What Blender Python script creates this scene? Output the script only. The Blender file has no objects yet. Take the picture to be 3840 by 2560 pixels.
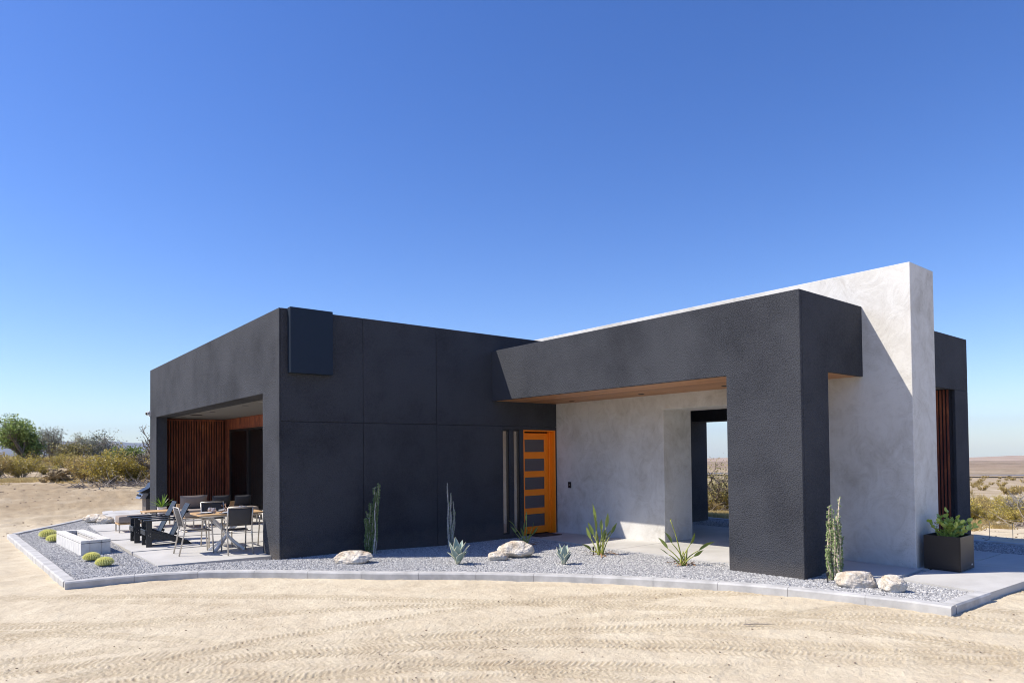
import bpy, bmesh, math, random
import numpy as np
from mathutils import Vector, Matrix, noise as mnoise
PI = math.pi
R_ = math.radians
C = bpy.context.scene.collection
scene = bpy.context.scene

# ------------------------------------------------------------------ camera
EYE = 1.68
yaw, pitch, roll = 0.892, 0.0218, -0.0100
Fv = Vector((math.cos(yaw)*math.cos(pitch), math.sin(yaw)*math.cos(pitch), math.sin(pitch)))
Rv = Vector((math.sin(yaw), -math.cos(yaw), 0))
Uv = Rv.cross(Fv)
Rr = math.cos(roll)*Rv + math.sin(roll)*Uv
Ur = -math.sin(roll)*Rv + math.cos(roll)*Uv
cd = bpy.data.cameras.new('camera'); cam = bpy.data.objects.new('camera', cd); C.objects.link(cam)
m = Matrix.Identity(4)
for i in range(3):
    m[i][0] = Rr[i]; m[i][1] = Ur[i]; m[i][2] = -Fv[i]
m[2][3] = EYE
cam.matrix_world = m
cd.sensor_width = 36; cd.sensor_fit = 'HORIZONTAL'
cd.lens = 2501.2/3840*36
cd.shift_x = 0.0008; cd.shift_y = 0.0937
cd.clip_start = 0.1; cd.clip_end = 60000
scene.camera = cam
scene.render.resolution_x = 1024; scene.render.resolution_y = 682

# ------------------------------------------------------------------ light
SUN_DIR = Vector((-0.73, 0.48, 1.0)).normalized()      # towards the sun
SUN_EL = math.asin(SUN_DIR.z)
world = bpy.data.worlds.new('World'); scene.world = world; world.use_nodes = True
wn = world.node_tree.nodes; wl = world.node_tree.links
bg = wn['Background']
sky = wn.new('ShaderNodeTexSky'); sky.sky_type = 'NISHITA'; sky.sun_disc = False
sky.sun_elevation = SUN_EL
sky.sun_rotation = math.atan2(SUN_DIR.x, SUN_DIR.y)
sky.altitude = 900; sky.air_density = 1.0; sky.dust_density = 0.7; sky.ozone_density = 3.0
hs = wn.new('ShaderNodeHueSaturation'); hs.inputs['Hue'].default_value = 0.5155; hs.inputs['Saturation'].default_value = 1.29; hs.inputs['Value'].default_value = 1.0
wl.new(sky.outputs[0], hs.inputs['Color']); wl.new(hs.outputs[0], bg.inputs[0])
bg.inputs[1].default_value = 0.12
sd = bpy.data.lights.new('sun', 'SUN'); sd.energy = 4.1; sd.angle = R_(0.5); sd.color = (1, 0.92, 0.80)
sun = bpy.data.objects.new('sun', sd); C.objects.link(sun)
sun.rotation_euler = (-SUN_DIR).to_track_quat('-Z', 'Y').to_euler(); sun.location = (-20, 15, 30)
scene.view_settings.view_transform = 'Standard'; scene.view_settings.look = 'None'
scene.cycles.pixel_filter_type = 'BLACKMAN_HARRIS'; scene.cycles.filter_width = 1.05
scene.view_settings.exposure = 0.70; scene.view_settings.gamma = 1

# ------------------------------------------------------------------ materials
def new_mat(name):
    m = bpy.data.materials.new(name); m.use_nodes = True
    return m, m.node_tree.nodes, m.node_tree.links, m.node_tree.nodes['Principled BSDF']
def ramp(n, stops):
    r = n.new('ShaderNodeValToRGB'); e = r.color_ramp.elements
    while len(e) < len(stops): e.new(0.5)
    for k, (p, c) in enumerate(stops):
        e[k].position = p; e[k].color = (*c, 1) if len(c) == 3 else c
    return r
def noise(n, l, scale, detail=4, rough=0.55, coord='Object', vec=None, dist=0):
    t = n.new('ShaderNodeTexNoise'); t.inputs['Scale'].default_value = scale
    t.inputs['Detail'].default_value = detail; t.inputs['Roughness'].default_value = rough
    t.inputs['Distortion'].default_value = dist
    if vec is None:
        tc = n.new('ShaderNodeTexCoord'); vec = tc.outputs[coord]
    l.new(vec, t.inputs['Vector']); return t
def bump(n, l, h, strength, dist, b, prev=None):
    u = n.new('ShaderNodeBump'); u.inputs['Strength'].default_value = strength; u.inputs['Distance'].default_value = dist
    l.new(h, u.inputs['Height'])
    if prev: l.new(prev, u.inputs['Normal'])
    if b: l.new(u.outputs[0], b.inputs['Normal'])
    return u.outputs[0]
def simple(name, col, rough=0.6, metal=0, var=0.12, scale=6, bscale=0, bstr=0.3, bdist=0.003, spec=0.5):
    """flat colour with a soft mottling and an optional fine bump"""
    m, n, l, b = new_mat(name)
    t = noise(n, l, scale)
    r = ramp(n, [(0.3, [c*(1-var) for c in col]), (0.7, [min(1, c*(1+var)) for c in col])])
    l.new(t.outputs[0], r.inputs[0]); l.new(r.outputs[0], b.inputs['Base Color'])
    b.inputs['Roughness'].default_value = rough; b.inputs['Metallic'].default_value = metal
    b.inputs['Specular IOR Level'].default_value = spec
    if bscale:
        t2 = noise(n, l, bscale, 3); bump(n, l, t2.outputs[0], bstr, bdist, b)
    return m
def stucco():
    m, n, l, b = new_mat('dark_stucco')
    t = noise(n, l, 0.9, 5, 0.6); t2 = noise(n, l, 62, 2, 0.6)
    mx = n.new('ShaderNodeMath'); mx.operation = 'MULTIPLY_ADD'
    l.new(t2.outputs[0], mx.inputs[0]); mx.inputs[1].default_value = 0.8; l.new(t.outputs[0], mx.inputs[2])
    r = ramp(n, [(0.60, (0.024, 0.0265, 0.034)), (1.0, (0.056, 0.060, 0.071))])
    l.new(mx.outputs[0], r.inputs[0])
    # pale dust splashed up the foot of the walls
    tc = n.new('ShaderNodeTexCoord'); sp = n.new('ShaderNodeSeparateXYZ'); l.new(tc.outputs['Object'], sp.inputs[0])
    zn = noise(n, l, 6, 5, 0.7); za = n.new('ShaderNodeMath'); za.operation = 'MULTIPLY_ADD'; l.new(zn.outputs[0], za.inputs[0]); za.inputs[1].default_value = -.28; l.new(sp.outputs['Z'], za.inputs[2])
    mr = n.new('ShaderNodeMapRange'); mr.inputs[1].default_value = -.15; mr.inputs[2].default_value = .14; mr.inputs[3].default_value = .30; mr.inputs[4].default_value = 0; l.new(za.outputs[0], mr.inputs[0])
    dm_ = n.new('ShaderNodeMix'); dm_.data_type = 'RGBA'; l.new(mr.outputs[0], dm_.inputs[0]); l.new(r.outputs[0], dm_.inputs[6]); dm_.inputs[7].default_value = (.20, .17, .14, 1)
    l.new(dm_.outputs[2], b.inputs['Base Color'])
    b.inputs['Roughness'].default_value = 0.92; b.inputs['Specular IOR Level'].default_value = 0.25
    a = noise(n, l, 62, 2, 0.65); c = noise(n, l, 130, 2)
    p = bump(n, l, a.outputs[0], 0.95, 0.020, None)
    bump(n, l, c.outputs[0], 0.45, 0.004, b, p)
    return m
def plaster():
    m, n, l, b = new_mat('trowelled_plaster')
    tc = n.new('ShaderNodeTexCoord')
    mp = n.new('ShaderNodeMapping'); mp.inputs['Scale'].default_value = (1, 1, 0.85); l.new(tc.outputs['Object'], mp.inputs[0])
    t = noise(n, l, 0.9, 8, 0.62, vec=mp.outputs[0], dist=0.5)
    r = ramp(n, [(0.34, (0.44, 0.42, 0.38)), (0.45, (0.56, 0.545, 0.51)), (0.54, (0.635, 0.625, 0.595)), (0.68, (0.68, 0.67, 0.64))])
    t3 = noise(n, l, 3.6, 9, 0.72, vec=mp.outputs[0], dist=1.1)
    mx = n.new('ShaderNodeMix'); mx.data_type = 'FLOAT'; mx.inputs[0].default_value = 0.5
    l.new(t.outputs[0], mx.inputs[2]); l.new(t3.outputs[0], mx.inputs[3])
    l.new(mx.outputs[0], r.inputs[0])
    # thin curved trowel marks
    m2 = n.new('ShaderNodeMapping'); m2.inputs['Scale'].default_value = (1, 1, 2.4); m2.inputs['Rotation'].default_value = (.5, 0, 0); l.new(tc.outputs['Object'], m2.inputs[0])
    ln = noise(n, l, 1.9, 4, 0.55, vec=m2.outputs[0], dist=2.6); lr = ramp(n, [(.485, (1, 1, 1)), (.50, (.80, .79, .77)), (.512, (1, 1, 1))]); l.new(ln.outputs[0], lr.inputs[0])
    lm_ = noise(n, l, 1.3, 2, .5); lf_ = n.new('ShaderNodeMapRange'); lf_.inputs[1].default_value = .45; lf_.inputs[2].default_value = .6; lf_.inputs[4].default_value = .8; l.new(lm_.outputs[0], lf_.inputs[0])
    mm_ = n.new('ShaderNodeMix'); mm_.data_type = 'RGBA'; mm_.blend_type = 'MULTIPLY'; l.new(lf_.outputs[0], mm_.inputs[0]); l.new(r.outputs[0], mm_.inputs[6]); l.new(lr.outputs[0], mm_.inputs[7])
    l.new(mm_.outputs[2], b.inputs['Base Color'])
    b.inputs['Roughness'].default_value = 0.8; b.inputs['Specular IOR Level'].default_value = 0.3
    p = bump(n, l, t3.outputs[0], 0.5, 0.02, None)
    t4 = noise(n, l, 26, 5, 0.6, vec=mp.outputs[0], dist=1.5)
    bump(n, l, t4.outputs[0], 0.35, 0.005, b, p)
    return m
def rust():
    m, n, l, b = new_mat('rusted_steel')
    tc = n.new('ShaderNodeTexCoord')
    mp = n.new('ShaderNodeMapping'); mp.inputs['Scale'].default_value = (1, 1, 0.3); l.new(tc.outputs['Object'], mp.inputs[0])
    t = noise(n, l, 5, 8, 0.7, vec=mp.outputs[0], dist=0.6)
    r = ramp(n, [(0.3, (0.10, 0.026, 0.020)), (0.48, (0.20, 0.056, 0.032)), (0.62, (0.34, 0.105, 0.042)), (0.75, (0.32, 0.155, 0.125))])
    l.new(t.outputs[0], r.inputs[0]); l.new(r.outputs[0], b.inputs['Base Color'])
    b.inputs['Roughness'].default_value = 0.7; b.inputs['Specular IOR Level'].default_value = 0.4
    a = noise(n, l, 60, 3); bump(n, l, a.outputs[0], 0.4, 0.003, b)
    return m
def wood(name, c1, c2, axis=1, rough=0.5, sc=1.0):
    m, n, l, b = new_mat(name)
    tc = n.new('ShaderNodeTexCoord'); mp = n.new('ShaderNodeMapping')
    s = [22*sc, 22*sc, 22*sc]; s[axis] = 1.0*sc; mp.inputs['Scale'].default_value = s
    l.new(tc.outputs['Object'], mp.inputs[0])
    t = noise(n, l, 1.6, 6, 0.6, vec=mp.outputs[0], dist=0.6)
    g = n.new('ShaderNodeNewGeometry')
    ad = n.new('ShaderNodeMath'); ad.operation = 'MULTIPLY_ADD'; l.new(g.outputs['Random Per Island'], ad.inputs[0]); ad.inputs[1].default_value = 0.35
    l.new(t.outputs[0], ad.inputs[2])
    r = ramp(n, [(0.35, c1), (0.9, c2)]); l.new(ad.outputs[0], r.inputs[0]); l.new(r.outputs[0], b.inputs['Base Color'])
    b.inputs['Roughness'].default_value = rough
    return m
def leafmat(name, c1, c2, rough=0.5, trans=0.3):
    m, n, l, b = new_mat(name)
    g = n.new('ShaderNodeNewGeometry'); t = noise(n, l, 1.8, 3)
    ad = n.new('ShaderNodeMath'); ad.operation = 'MULTIPLY_ADD'; l.new(g.outputs['Random Per Island'], ad.inputs[0]); ad.inputs[1].default_value = 0.6
    sb = n.new('ShaderNodeMath'); sb.operation = 'MULTIPLY_ADD'; l.new(t.outputs[0], sb.inputs[0]); sb.inputs[1].default_value = 1.4; sb.inputs[2].default_value = -0.5
    l.new(sb.outputs[0], ad.inputs[2])
    r = ramp(n, [(0.0, c1), (1.0, c2)]); l.new(ad.outputs[0], r.inputs[0]); l.new(r.outputs[0], b.inputs['Base Color'])
    b.inputs['Roughness'].default_value = rough
    if trans:
        tr = n.new('ShaderNodeBsdfTranslucent'); l.new(r.outputs[0], tr.inputs[0])
        mx = n.new('ShaderNodeMixShader'); mx.inputs[0].default_value = trans
        l.new(b.outputs[0], mx.inputs[1]); l.new(tr.outputs[0], mx.inputs[2]); l.new(mx.outputs[0], n['Material Output'].inputs[0])
    return m
def glassmat(name, tint, refl=0.25, trans=0.5, rough=0.02, fk=0.6, gc=(.9, .9, .92)):
    m, n, l, b = new_mat(name)
    b.inputs['Base Color'].default_value = (*tint, 1); b.inputs['Roughness'].default_value = 0.4
    gl = n.new('ShaderNodeBsdfGlossy'); gl.inputs['Roughness'].default_value = rough; gl.inputs['Color'].default_value = (*gc, 1)
    tp = n.new('ShaderNodeBsdfTransparent')
    m1 = n.new('ShaderNodeMixShader'); m1.inputs[0].default_value = trans; l.new(b.outputs[0], m1.inputs[1]); l.new(tp.outputs[0], m1.inputs[2])
    lw = n.new('ShaderNodeLayerWeight'); lw.inputs[0].default_value = 0.35
    ma = n.new('ShaderNodeMath'); ma.operation = 'MULTIPLY_ADD'; l.new(lw.outputs['Fresnel'], ma.inputs[0]); ma.inputs[1].default_value = fk; ma.inputs[2].default_value = refl; ma.use_clamp = True
    m2 = n.new('ShaderNodeMixShader'); l.new(ma.outputs[0], m2.inputs[0]); l.new(m1.outputs[0], m2.inputs[1]); l.new(gl.outputs[0], m2.inputs[2])
    l.new(m2.outputs[0], n['Material Output'].inputs[0])
    return m
def sandmat():
    m, n, l, b = new_mat('desert_sand')
    tc = n.new('ShaderNodeTexCoord'); P = tc.outputs['Object']
    big = noise(n, l, 0.35, 6, 0.65, vec=P); mid = noise(n, l, 3.0, 8, 0.7, vec=P, dist=0.4); fine = noise(n, l, 42, 4, 0.7, vec=P)
    r1 = ramp(n, [(0.36, (0.36, 0.285, 0.185)), (0.5, (0.525, 0.445, 0.32)), (0.66, (0.62, 0.545, 0.405))])
    a = n.new('ShaderNodeMath'); a.operation = 'MULTIPLY_ADD'; l.new(mid.outputs[0], a.inputs[0]); a.inputs[1].default_value = 0.55
    a2 = n.new('ShaderNodeMath'); a2.operation = 'MULTIPLY'; l.new(big.outputs[0], a2.inputs[0]); a2.inputs[1].default_value = 0.35; l.new(a2.outputs[0], a.inputs[2])
    a3 = n.new('ShaderNodeMath'); a3.operation = 'MULTIPLY_ADD'; l.new(fine.outputs[0], a3.inputs[0]); a3.inputs[1].default_value = 0.26; l.new(a.outputs[0], a3.inputs[2])
    l.new(a3.outputs[0], r1.inputs[0])
    # coarse wind-blown grit: dark specks
    vo = n.new('ShaderNodeTexVoronoi'); vo.inputs['Scale'].default_value = 26; l.new(P, vo.inputs['Vector'])
    r2 = ramp(n, [(0.03, (0.35, 0.27, 0.20)), (0.10, (1, 1, 1))]); l.new(vo.outputs['Distance'], r2.inputs[0])
    mm = n.new('ShaderNodeMix'); mm.data_type = 'RGBA'; mm.blend_type = 'MULTIPLY'; mm.inputs[0].default_value = 0.45
    l.new(r1.outputs[0], mm.inputs[6]); l.new(r2.outputs[0], mm.inputs[7])
    # far away the valley floor is a paler, pinker soil
    sx = n.new('ShaderNodeVectorMath'); sx.operation = 'LENGTH'; l.new(P, sx.inputs[0])
    mr = n.new('ShaderNodeMapRange'); mr.inputs[1].default_value = 80; mr.inputs[2].default_value = 900; l.new(sx.outputs['Value'], mr.inputs[0])
    far = noise(n, l, 0.02, 8, 0.7, vec=P)
    rf = ramp(n, [(0.35, (0.20, 0.17, 0.11)), (0.5, (0.42, 0.33, 0.24)), (0.65, (0.50, 0.41, 0.33))]); l.new(far.outputs[0], rf.inputs[0])
    m3 = n.new('ShaderNodeMix'); m3.data_type = 'RGBA'; l.new(mr.outputs[0], m3.inputs[0]); l.new(mm.outputs[2], m3.inputs[6]); l.new(rf.outputs[0], m3.inputs[7])
    # browner raked soil on the graded ground left of the house
    sep = n.new('ShaderNodeSeparateXYZ'); l.new(P, sep.inputs[0])
    q1 = n.new('ShaderNodeMapRange'); q1.inputs[1].default_value = 17; q1.inputs[2].default_value = 24; l.new(sep.outputs['Y'], q1.inputs[0])
    pn = noise(n, l, .28, 5, .6, vec=P); q2 = n.new('ShaderNodeMapRange'); q2.inputs[1].default_value = .30; q2.inputs[2].default_value = .52; l.new(pn.outputs[0], q2.inputs[0])
    qm = n.new('ShaderNodeMath'); qm.operation = 'MULTIPLY'; l.new(q1.outputs[0], qm.inputs[0]); l.new(q2.outputs[0], qm.inputs[1])
    m4 = n.new('ShaderNodeMix'); m4.data_type = 'RGBA'; m4.blend_type = 'MULTIPLY'; l.new(qm.outputs[0], m4.inputs[0]); l.new(m3.outputs[2], m4.inputs[6]); m4.inputs[7].default_value = (.62, .56, .49, 1)
    # pressed, darker soil along the wheel tracks
    at = n.new('ShaderNodeAttribute'); at.attribute_name = 'track'
    m5 = n.new('ShaderNodeMix'); m5.data_type = 'RGBA'; m5.blend_type = 'MULTIPLY'; l.new(at.outputs['Fac'], m5.inputs[0]); l.new(m4.outputs[2], m5.inputs[6]); m5.inputs[7].default_value = (.72, .69, .64, 1)
    l.new(m5.outputs[2], b.inputs['Base Color'])
    b.inputs['Roughness'].default_value = 0.95; b.inputs['Specular IOR Level'].default_value = 0.15
    p = bump(n, l, mid.outputs[0], 0.22, 0.06, None)
    p = bump(n, l, fine.outputs[0], 0.7, 0.016, None, p)
    f2 = noise(n, l, 12, 4, 0.7, vec=P); bump(n, l, f2.outputs[0], 0.45, 0.03, b, p)
    return m
def slabmat():
    m, n, l, b = new_mat('concrete_slab')
    t = noise(n, l, 0.9, 8, 0.62, dist=0.5); t2 = noise(n, l, 60, 2)
    r = ramp(n, [(0.3, (0.42, 0.41, 0.385)), (0.55, (0.52, 0.51, 0.485)), (0.75, (0.57, 0.56, 0.54))])
    l.new(t.outputs[0], r.inputs[0]); l.new(r.outputs[0], b.inputs['Base Color'])
    b.inputs['Roughness'].default_value = 0.75; bump(n, l, t2.outputs[0], 0.15, 0.002, b)
    return m
M = dict(
    stucco=stucco(), plaster=plaster(), rust=rust(), groove_shade=simple('rust_groove_shade', (0.028, 0.014, 0.011), 0.9, var=.3), sand=sandmat(), slab=slabmat(),  # near-black brown: shade of the cladding grooves put into the colour
    kerb=simple('kerb_concrete', (0.46, 0.455, 0.44), 0.85, var=0.2, scale=5, bscale=50, bstr=0.3, bdist=0.003),
    joint=simple('joint_dark', (0.03, 0.03, 0.03), 0.95),
    soffit=wood('cedar_soffit', (0.27, 0.12, 0.05), (0.62, 0.32, 0.155), 1, 0.45),
    grey_soffit=simple('grey_soffit', (0.15, 0.145, 0.14), 0.9, var=0.06),
    panel=simple('painted_metal_panel', (0.012, 0.022, 0.040), 0.6, var=0.03, spec=.25),
    black=simple('black_paint', (0.012, 0.012, 0.014), 0.45, var=0.1),
    black_metal=simple('black_powder_coat', (0.014, 0.014, 0.016), 0.35, 0.0),
    orange=simple('orange_paint', (0.97, 0.265, 0.008), 0.42, var=0.03),
    frosted=glassmat('frosted_glass', (0.055, 0.05, 0.06), 0.06, 0.0, 0.12),
    window_glass=glassmat('sidelight_glass', (0.10, 0.09, 0.08), 0.55, 0.05, 0.03, 0.6, (.88, .74, .60)),
    door_glass=glassmat('sliding_door_glass', (0.004, 0.004, 0.005), 0.0, 0.7, 0.0, 0.14),
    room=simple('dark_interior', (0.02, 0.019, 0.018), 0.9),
    vent=simple('vent_grille', (0.22, 0.22, 0.22), 0.6),
    white=simple('white_plastic', (0.78, 0.78, 0.77), 0.4, var=0.02),
    lens=simple('dark_lens', (0.01, 0.01, 0.012), 0.1),
    mat_fibre=simple('doormat_fibre', (0.05, 0.035, 0.03), 0.95, bscale=90, bstr=0.5, bdist=0.006),
    adir=simple('black_poly_lumber', (0.022, 0.024, 0.028), 0.42, var=0.15, scale=8),
    steel=simple('brushed_champagne_metal', (0.56, 0.51, 0.44), 0.38, 0.55, var=0.05),
    sling=simple('dark_sling_fabric', (0.055, 0.052, 0.052), 0.7, bscale=160, bstr=0.3, bdist=0.002),
    teak=wood('teak_slats', (0.42, 0.26, 0.12), (0.72, 0.49, 0.26), 0, 0.5),
    taupe=simple('taupe_cushion_fabric', (0.30, 0.25, 0.215), 0.9, var=0.06, bscale=120, bstr=0.2, bdist=0.002),
    darkcush=simple('charcoal_cushion_fabric', (0.06, 0.06, 0.065), 0.9),
    white_metal=simple('white_powder_coat', (0.72, 0.72, 0.72), 0.4, var=0.02),
    plate=simple('glazed_plate', (0.75, 0.76, 0.78), 0.15, var=0.02),
    placemat=simple('woven_placemat', (0.07, 0.07, 0.08), 0.9),
    bronze=simple('bronze_sculpture', (0.20, 0.12, 0.08), 0.35, 0.7),
    block=simple('grey_concrete_block', (0.64, 0.625, 0.59), 0.92, var=0.12, scale=9, bscale=60, bstr=0.5, bdist=0.004),
    wicker=simple('woven_straw', (0.55, 0.38, 0.16), 0.8, bscale=60, bstr=0.8, bdist=0.01),
    pot_white=simple('pale_pink_pot', (0.72, 0.64, 0.62), 0.5),
    charcoal_pot=simple('charcoal_pot', (0.02, 0.02, 0.02), 0.7),
    planter=simple('bronze_black_planter', (0.026, 0.020, 0.018), 0.38, 0.2, var=0.06, scale=3),
    soil=simple('dark_potting_soil', (0.03, 0.022, 0.016), 1.0, bscale=40, bstr=0.8, bdist=0.02),
    metal_grey=simple('grey_steel', (0.35, 0.35, 0.36), 0.3, 0.8),
    grill_wood=simple('grill_cart_panel', (0.12, 0.10, 0.085), 0.5),
    bark=simple('weathered_bark', (0.17, 0.14, 0.11), 0.95, var=0.3, scale=20),
    greybark=simple('pale_grey_bark', (0.32, 0.30, 0.28), 0.95, var=0.3, scale=20),
    dead=simple('bleached_dead_wood', (0.30, 0.26, 0.22), 0.95, var=0.3, scale=10),
    asphalt=simple('far_asphalt', (0.12, 0.12, 0.14), 0.9),
    pale_track=simple('pale_dirt_track', (0.80, 0.74, 0.66), 0.95, scale=0.3),
    l_creo=leafmat('creosote_leaves', (0.19, 0.16, 0.03), (0.70, 0.56, 0.12)),
    l_creo2=leafmat('dry_creosote_leaves', (0.24, 0.18, 0.05), (0.64, 0.48, 0.17)),
    l_tree=leafmat('broad_green_leaves', (0.06, 0.12, 0.025), (0.46, 0.56, 0.16)),
    l_grey=leafmat('grey_green_leaves', (0.12, 0.135, 0.10), (0.36, 0.37, 0.27)),
    l_olive=leafmat('olive_yellow_leaves', (0.18, 0.17, 0.05), (0.44, 0.38, 0.16)),
    l_shrub=leafmat('bright_green_shrub_leaves', (0.04, 0.075, 0.012), (0.30, 0.37, 0.09)),
    l_oco=leafmat('ocotillo_leaves', (0.10, 0.16, 0.045), (0.44, 0.55, 0.26), trans=0.15),
    l_bop=leafmat('strelitzia_leaves', (0.10, 0.16, 0.025), (0.36, 0.42, 0.11), 0.35, 0.25),
    petiole=simple('yellow_green_stalk', (0.34, 0.36, 0.07), 0.5, var=0.25, scale=5),
    drybrown=simple('dry_brown_leaf', (0.26, 0.15, 0.08), 0.9, var=0.35, scale=14),
    l_jade=leafmat('fleshy_yellow_green_leaves', (0.22, 0.33, 0.04), (0.58, 0.66, 0.16), 0.35, 0.15),
    l_dry=leafmat('dry_grass_blades', (0.45, 0.33, 0.12), (0.72, 0.58, 0.28), 0.9, 0.3),
    l_yucca=leafmat('spiky_plant_leaves', (0.07, 0.20, 0.015), (0.30, 0.42, 0.06), 0.35, 0.3),
    cholla=simple('straw_cholla_spines', (0.42, 0.33, 0.19), 0.95, var=0.35, scale=9, bscale=30, bstr=1, bdist=0.03),
)
def agavemat():
    m, n, l, b = new_mat('agave_leaf')
    at = n.new('ShaderNodeAttribute'); at.attribute_name = 'edge'
    t = noise(n, l, 20, 3)
    r = ramp(n, [(0.0, (0.24, 0.33, 0.29)), (0.62, (0.34, 0.43, 0.38)), (0.74, (0.72, 0.71, 0.50)), (1.0, (0.75, 0.73, 0.52))])
    l.new(at.outputs['Fac'], r.inputs[0]); l.new(r.outputs[0], b.inputs['Base Color']); b.inputs['Roughness'].default_value = 0.5
    return m
def barrelmat():
    m, n, l, b = new_mat('barrel_cactus_skin')
    b.inputs['Base Color'].default_value = (0.50, 0.48, 0.12, 1); b.inputs['Roughness'].default_value = 0.6
    return m
def rockmat():
    m, n, l, b = new_mat('cream_boulder')
    t = noise(n, l, 3.5, 9, 0.65, dist=0.5); t2 = noise(n, l, 24, 5, 0.7); vo = n.new('ShaderNodeTexVoronoi'); vo.feature = 'DISTANCE_TO_EDGE'; vo.inputs['Scale'].default_value = 5
    tc = n.new('ShaderNodeTexCoord'); nn = noise(n, l, 4, 4); mxv = n.new('ShaderNodeMix'); mxv.data_type = 'VECTOR'; mxv.inputs[0].default_value = 0.3
    l.new(tc.outputs['Object'], mxv.inputs[4]); l.new(nn.outputs['Color'], mxv.inputs[5]); l.new(mxv.outputs[1], vo.inputs['Vector'])
    r = ramp(n, [(0.34, (0.40, 0.29, 0.19)), (0.44, (0.62, 0.53, 0.41)), (0.56, (0.75, 0.69, 0.60)), (0.8, (0.80, 0.76, 0.69))])
    l.new(t.outputs[0], r.inputs[0]); l.new(r.outputs[0], b.inputs['Base Color']); b.inputs['Roughness'].default_value = 0.9
    r3 = ramp(n, [(0.0, (0, 0, 0)), (0.05, (1, 1, 1))]); l.new(vo.outputs['Distance'], r3.inputs[0])
    p = bump(n, l, r3.outputs[0], 0.35, 0.03, None); p = bump(n, l, t.outputs[0], 0.9, 0.10, None, p); bump(n, l, t2.outputs[0], 0.8, 0.02, b, p)
    return m
def gravelmat():
    m, n, l, b = new_mat('grey_gravel_stone')
    oi = n.new('ShaderNodeObjectInfo')
    r = ramp(n, [(0.0, (0.20, 0.20, 0.205)), (0.35, (0.32, 0.32, 0.32)), (0.7, (0.43, 0.43, 0.425)), (1.0, (0.62, 0.61, 0.58))])
    l.new(oi.outputs['Random'], r.inputs[0]); l.new(r.outputs[0], b.inputs['Base Color']); b.inputs['Roughness'].default_value = 0.85
    return m
M['agave'] = agavemat(); M['barrel'] = barrelmat(); M['rock'] = rockmat(); M['gravel'] = gravelmat()
M['spine'] = simple('yellow_spines', (0.95, 0.90, 0.42), 0.7, var=0.1)
M['spine_white'] = simple('grey_ocotillo_cane', (0.55, 0.52, 0.48), 0.9, var=0.3, scale=30)
M['tan_cane'] = simple('tan_ocotillo_cane', (0.60, 0.50, 0.38), 0.9, var=0.3, scale=30)
M['gravel_bed'] = simple('dark_gravel_bed', (0.17, 0.175, 0.19), 1.0, var=0.4, scale=60)  # dark mottled base under the stones and in the fire pit

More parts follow.
